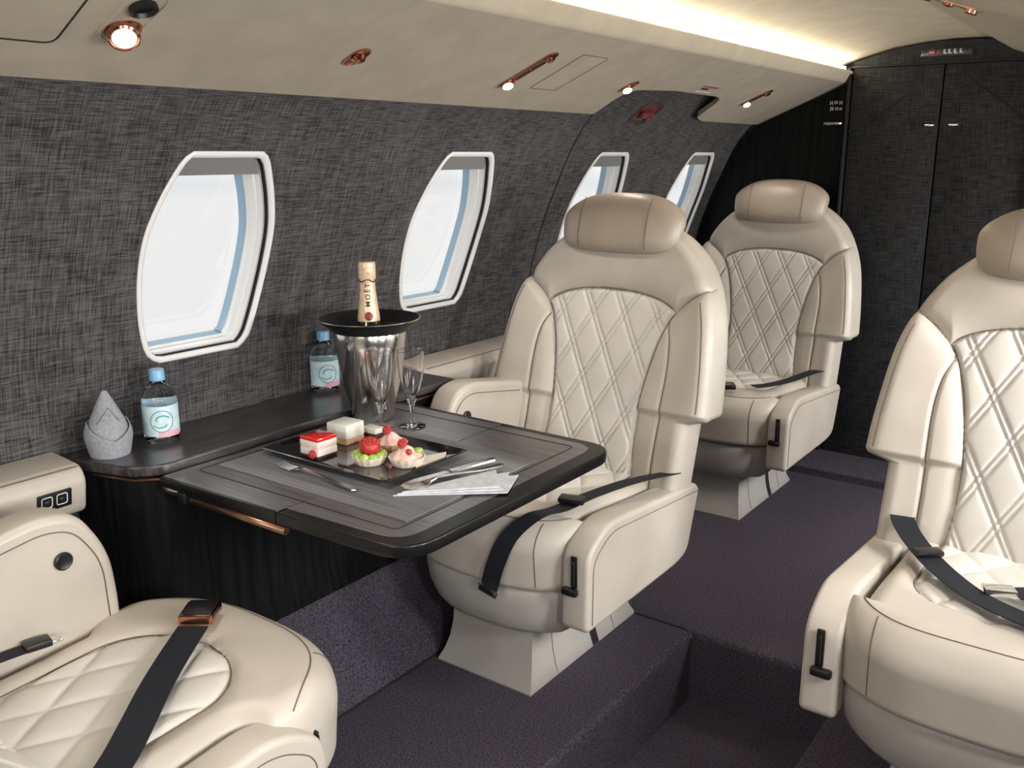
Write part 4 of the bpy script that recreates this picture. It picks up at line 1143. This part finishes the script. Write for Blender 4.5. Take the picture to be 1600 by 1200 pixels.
# champagne flutes
def flute(x,y,label,h=.178):
    t=thing('champagne_flute',label,'glass',(x,y,Z0),0,None)
    pr=[(.0001,.0012),(.027,.0005),(.031,.0015),(.029,.003),(.012,.0055),(.0055,.010),(.0042,.022),(.0045,.040),(.0065,.052),(.0105,.064),(.0185,.085),(.0258,.112),(.0292,.138),(.0303,.160),(.0300,h),(.0290,h),(.0292,.160),(.0280,.138),(.0246,.113),(.0172,.087),(.0092,.067),(.0040,.060),(.0001,.059)]
    base=pr[:7]; 
    mb=MB(); mb.lathe(pr,M['glass'],n=48,cap=False); mb.build('glass_body',t)
    mb=MB(); mb.tube([(.0295*math.cos(2*PI*k/40),.0295*math.sin(2*PI*k/40),h) for k in range(40)],.0009,M['glass'],6,closed=True); mb.build('rim',t)
flute(-1.420,1.447,'champagne flute standing directly in front of the steel ice bucket')
flute(-1.384,1.512,'champagne flute standing right of the ice bucket, clear of it')
# water bottles
def water(x,y,label,rot):
    t=thing('water_bottle',label,'bottle',(x,y,LZ+.001),rot,None)
    mb=MB(); mb.lathe([(.0001,.003),(.028,0),(.034,.003),(.036,.012),(.036,.082),(.0365,.088),(.036,.094),(.0325,.104),(.025,.116),(.0165,.126),(.0135,.130),(.0135,.134)],M['pet'],n=48,cap=True); mb.build('bottle_body',t)
    mb=MB(); mb.lathe([(.0366,.016),(.0366,.080)],M['label'],n=48,cap=False); lb=mb.build('label_wrap',t,label='pale blue paper label')
    mb=MB(); mb.lathe([(.0369,.014),(.0369,.027)],M['labelpink'],n=24,cap=False,a0=fa0-.2,a1=fa0+1.2); mb.build('label_band',lb)
    mb=MB()
    def arc(c,rz,ra,t,mat,n=24,a0=0,a1=2*PI,closed=True):
        mb.tube([(.0370*math.cos(fa0+c[0]+ra*math.cos(q_)),.0370*math.sin(fa0+c[0]+ra*math.cos(q_)),c[1]+rz*math.sin(q_)) for q_ in [a0+(a1-a0)*k/n for k in range(n+(0 if closed else 1))]],t,mat,5,closed=closed)
    arc((0.05,.048),.023,.62,.0009,M['labelblue']); arc((.10,.052),.008,.35,.0014,M['labelgreen'],a0=.3,a1=3.6,closed=False); arc((-.05,.042),.007,.35,.0012,M['labelgreen'],a0=3.3,a1=6.2,closed=False)
    mb.build('label_emblem',lb)
    mb=MB(); n=60; v=[];f=[]
    for z,r in ((.130,.0155),(.150,.0152),(.153,.0135)):
        for k in range(n):
            rr2=r*(1+(.02 if k%2 else 0)); v.append((rr2*math.cos(2*PI*k/n),rr2*math.sin(2*PI*k/n),z))
    for i in range(2):
        for k in range(n): f.append((i*n+k,i*n+(k+1)%n,(i+1)*n+(k+1)%n,(i+1)*n+k))
    f.append(tuple(2*n+k for k in range(n))); f.append(tuple(range(n))); mb.add(v,f,M['capblue']); mb.build('cap',t,label='light blue screw cap')
fa0=math.atan2(-1.08,1.70)
water(-1.703,1.078,'water bottle with blue cap beside the folded napkin on the ledge',0)
water(-1.742,1.578,'water bottle standing on the ledge left of the ice bucket',0)
# folded mitre napkin
nk=thing('folded_napkin','grey linen napkin folded into a pointed mitre standing on the near end of the ledge','napkin',(-1.702,.958,LZ+.0005))
fn=math.atan2(-.958,1.702)
def napkin_shell(H,r0,e,z0=0,front=None,mat=None,n=48,m=20,thick=.0):
    v=[];f=[]
    for j in range(m+1):
        q_=j/m
        for k in range(n):
            th=2*PI*k/n; ht=H
            if front: ht=front(th)
            z=z0+ht*q_; zz=z/H if not front else z/.13
            rad=r0*(1+.28*math.sin(min(1,zz*1.5)*PI*.62))*(1-max(0,zz-.30)**1.35*1.45 if zz>.30 else 1)
            rad=max(.001,rad)
            fl=1-.45*max(0,zz-.2)
            a=rad*math.cos(th)*(fl if not front else 1-.0); b=rad*math.sin(th)
            if front: a*=1.06;b*=1.06
            ca,sa=math.cos(fn),math.sin(fn); v.append((a*ca-b*sa,a*sa+b*ca,z))
    for j in range(m):
        for k in range(n): f.append((j*n+k,j*n+(k+1)%n,(j+1)*n+(k+1)%n,(j+1)*n+k))
    return v,f
v,f=napkin_shell(.132,.033,1); f.append(tuple(range(48))); f.append(tuple(20*48+k for k in range(48)))
mb=MB(); mb.add(v,f,M['napkin']); mb.build('inner_fold',nk)
v,f=napkin_shell(.13,.034,1,front=lambda th:.036+.034*(abs(math.atan2(math.sin(th-.25),math.cos(th-.25)))/PI*1.9 if abs(math.atan2(math.sin(th-.25),math.cos(th-.25)))<PI/1.9 else 1))
mb=MB(); mb.add(v,f,M['napkin']); o=mb.build('cuff',nk); md=o.modifiers.new('s','SOLIDIFY'); md.thickness=.0022; md.offset=1
mb=MB(); ca,sa=math.cos(fn),math.sin(fn)
def nq(a,b,z): return (a*ca-b*sa,a*sa+b*ca,z)
mb.tube([nq(.0405,-.020,.074),nq(.033,.004,.104),nq(.0405,.022,.078)],.0011,M['seam'],5); 
mb.build('fold_crease',nk)

# ------------------------------------------------------------------ light
w=bpy.data.worlds.new('World'); S.world=w; w.use_nodes=True
N=w.node_tree.nodes; L=w.node_tree.links; bg=N['Background']
tc=N.new('ShaderNodeTexCoord'); sx=N.new('ShaderNodeSeparateXYZ'); r=N.new('ShaderNodeValToRGB')
L.new(tc.outputs['Generated'],sx.inputs[0]); mr=N.new('ShaderNodeMapRange'); mr.inputs[1].default_value=-.4; mr.inputs[2].default_value=.6
L.new(sx.outputs['Z'],mr.inputs[0]); L.new(mr.outputs[0],r.inputs[0]); L.new(r.outputs[0],bg.inputs[0])
e=r.color_ramp.elements; e[0].position=0; e[0].color=(.86,.855,.85,1); e[1].position=1; e[1].color=(.95,.945,.94,1)
for p_,c_ in ((.355,(.86,.86,.86,1)),(.37,(.78,.80,.82,1)),(.385,(.90,.90,.90,1))):
    q_=e.new(p_); q_.color=c_
bg.inputs[1].default_value=1.15
def area(name,loc_,dirv,sx_,sy_,energy,colr=(1,1,1),spread=PI):
    l=bpy.data.lights.new(name,'AREA'); l.shape='RECTANGLE'; l.size=sx_; l.size_y=sy_; l.energy=energy; l.color=colr; l.spread=spread
    o=bpy.data.objects.new(name,l); C.objects.link(o); o.location=loc_; o.rotation_euler=Vector(dirv).to_track_quat('-Z','Z').to_euler(); return o
def portal(x,y,d):
    o=area('window_portal',(x,y,1.05),(d,0,0),.46,.40,1); o.data.cycles.is_portal=True
for y in WY: portal(-1.84,y,1)
EW=25.0
for y in WYR: area('daylight_right',(.46,y,1.09),(-1,0,-.30),.40,.30,EW,(1,.98,.95))
# added fill light behind the camera, aimed aft and down; no door there
area('forward_fill',(-.72,-1.15,1.42),(0,1,-.42),.9,.35,17,(1,.97,.93))
def spot(x,y,z,tx,ty,tz,e,a=95):
    l=bpy.data.lights.new('overhead_spot','SPOT'); l.energy=e; l.spot_size=math.radians(a); l.spot_blend=1; l.shadow_soft_size=.03; l.color=(1,.90,.78)
    o=bpy.data.objects.new('overhead_spot',l); C.objects.link(o); o.location=(x,y,z); o.rotation_euler=(Vector((tx,ty,tz))-Vector((x,y,z))).to_track_quat('-Z','Y').to_euler()
for x,y,z in ((-1.33,.84,1.375),(-1.38,1.885,1.385),(-1.36,2.41,1.395),(-1.36,3.29,1.40)): spot(x,y,z,x+.25,y,0,10 if y<2.8 else 5)
for y in (.9,1.9,3.2): spot(-.10,y,1.395,-.35,y,0,9 if y<2.8 else 5)  # unseen right-side spots added for light from above, without fixtures
# cove lighting
area('cove_glow',(-1.140,1.25,1.568),(.85,0,.5),.012,5.0,7.0,(1,.90,.70))

cam=bpy.data.cameras.new('camera'); cam.sensor_width=36; cam.lens=32.4; cam.clip_start=.02
co=bpy.data.objects.new('camera',cam); C.objects.link(co); co.location=(0,0,1.25)
co.rotation_euler=(PI/2-math.atan(.25),0,math.atan(1080/math.hypot(360,1440)))
S.camera=co
S.view_settings.view_transform='Standard'; S.view_settings.look='None'; S.view_settings.gamma=1; S.view_settings.use_curve_mapping=False
S.view_settings.exposure=0
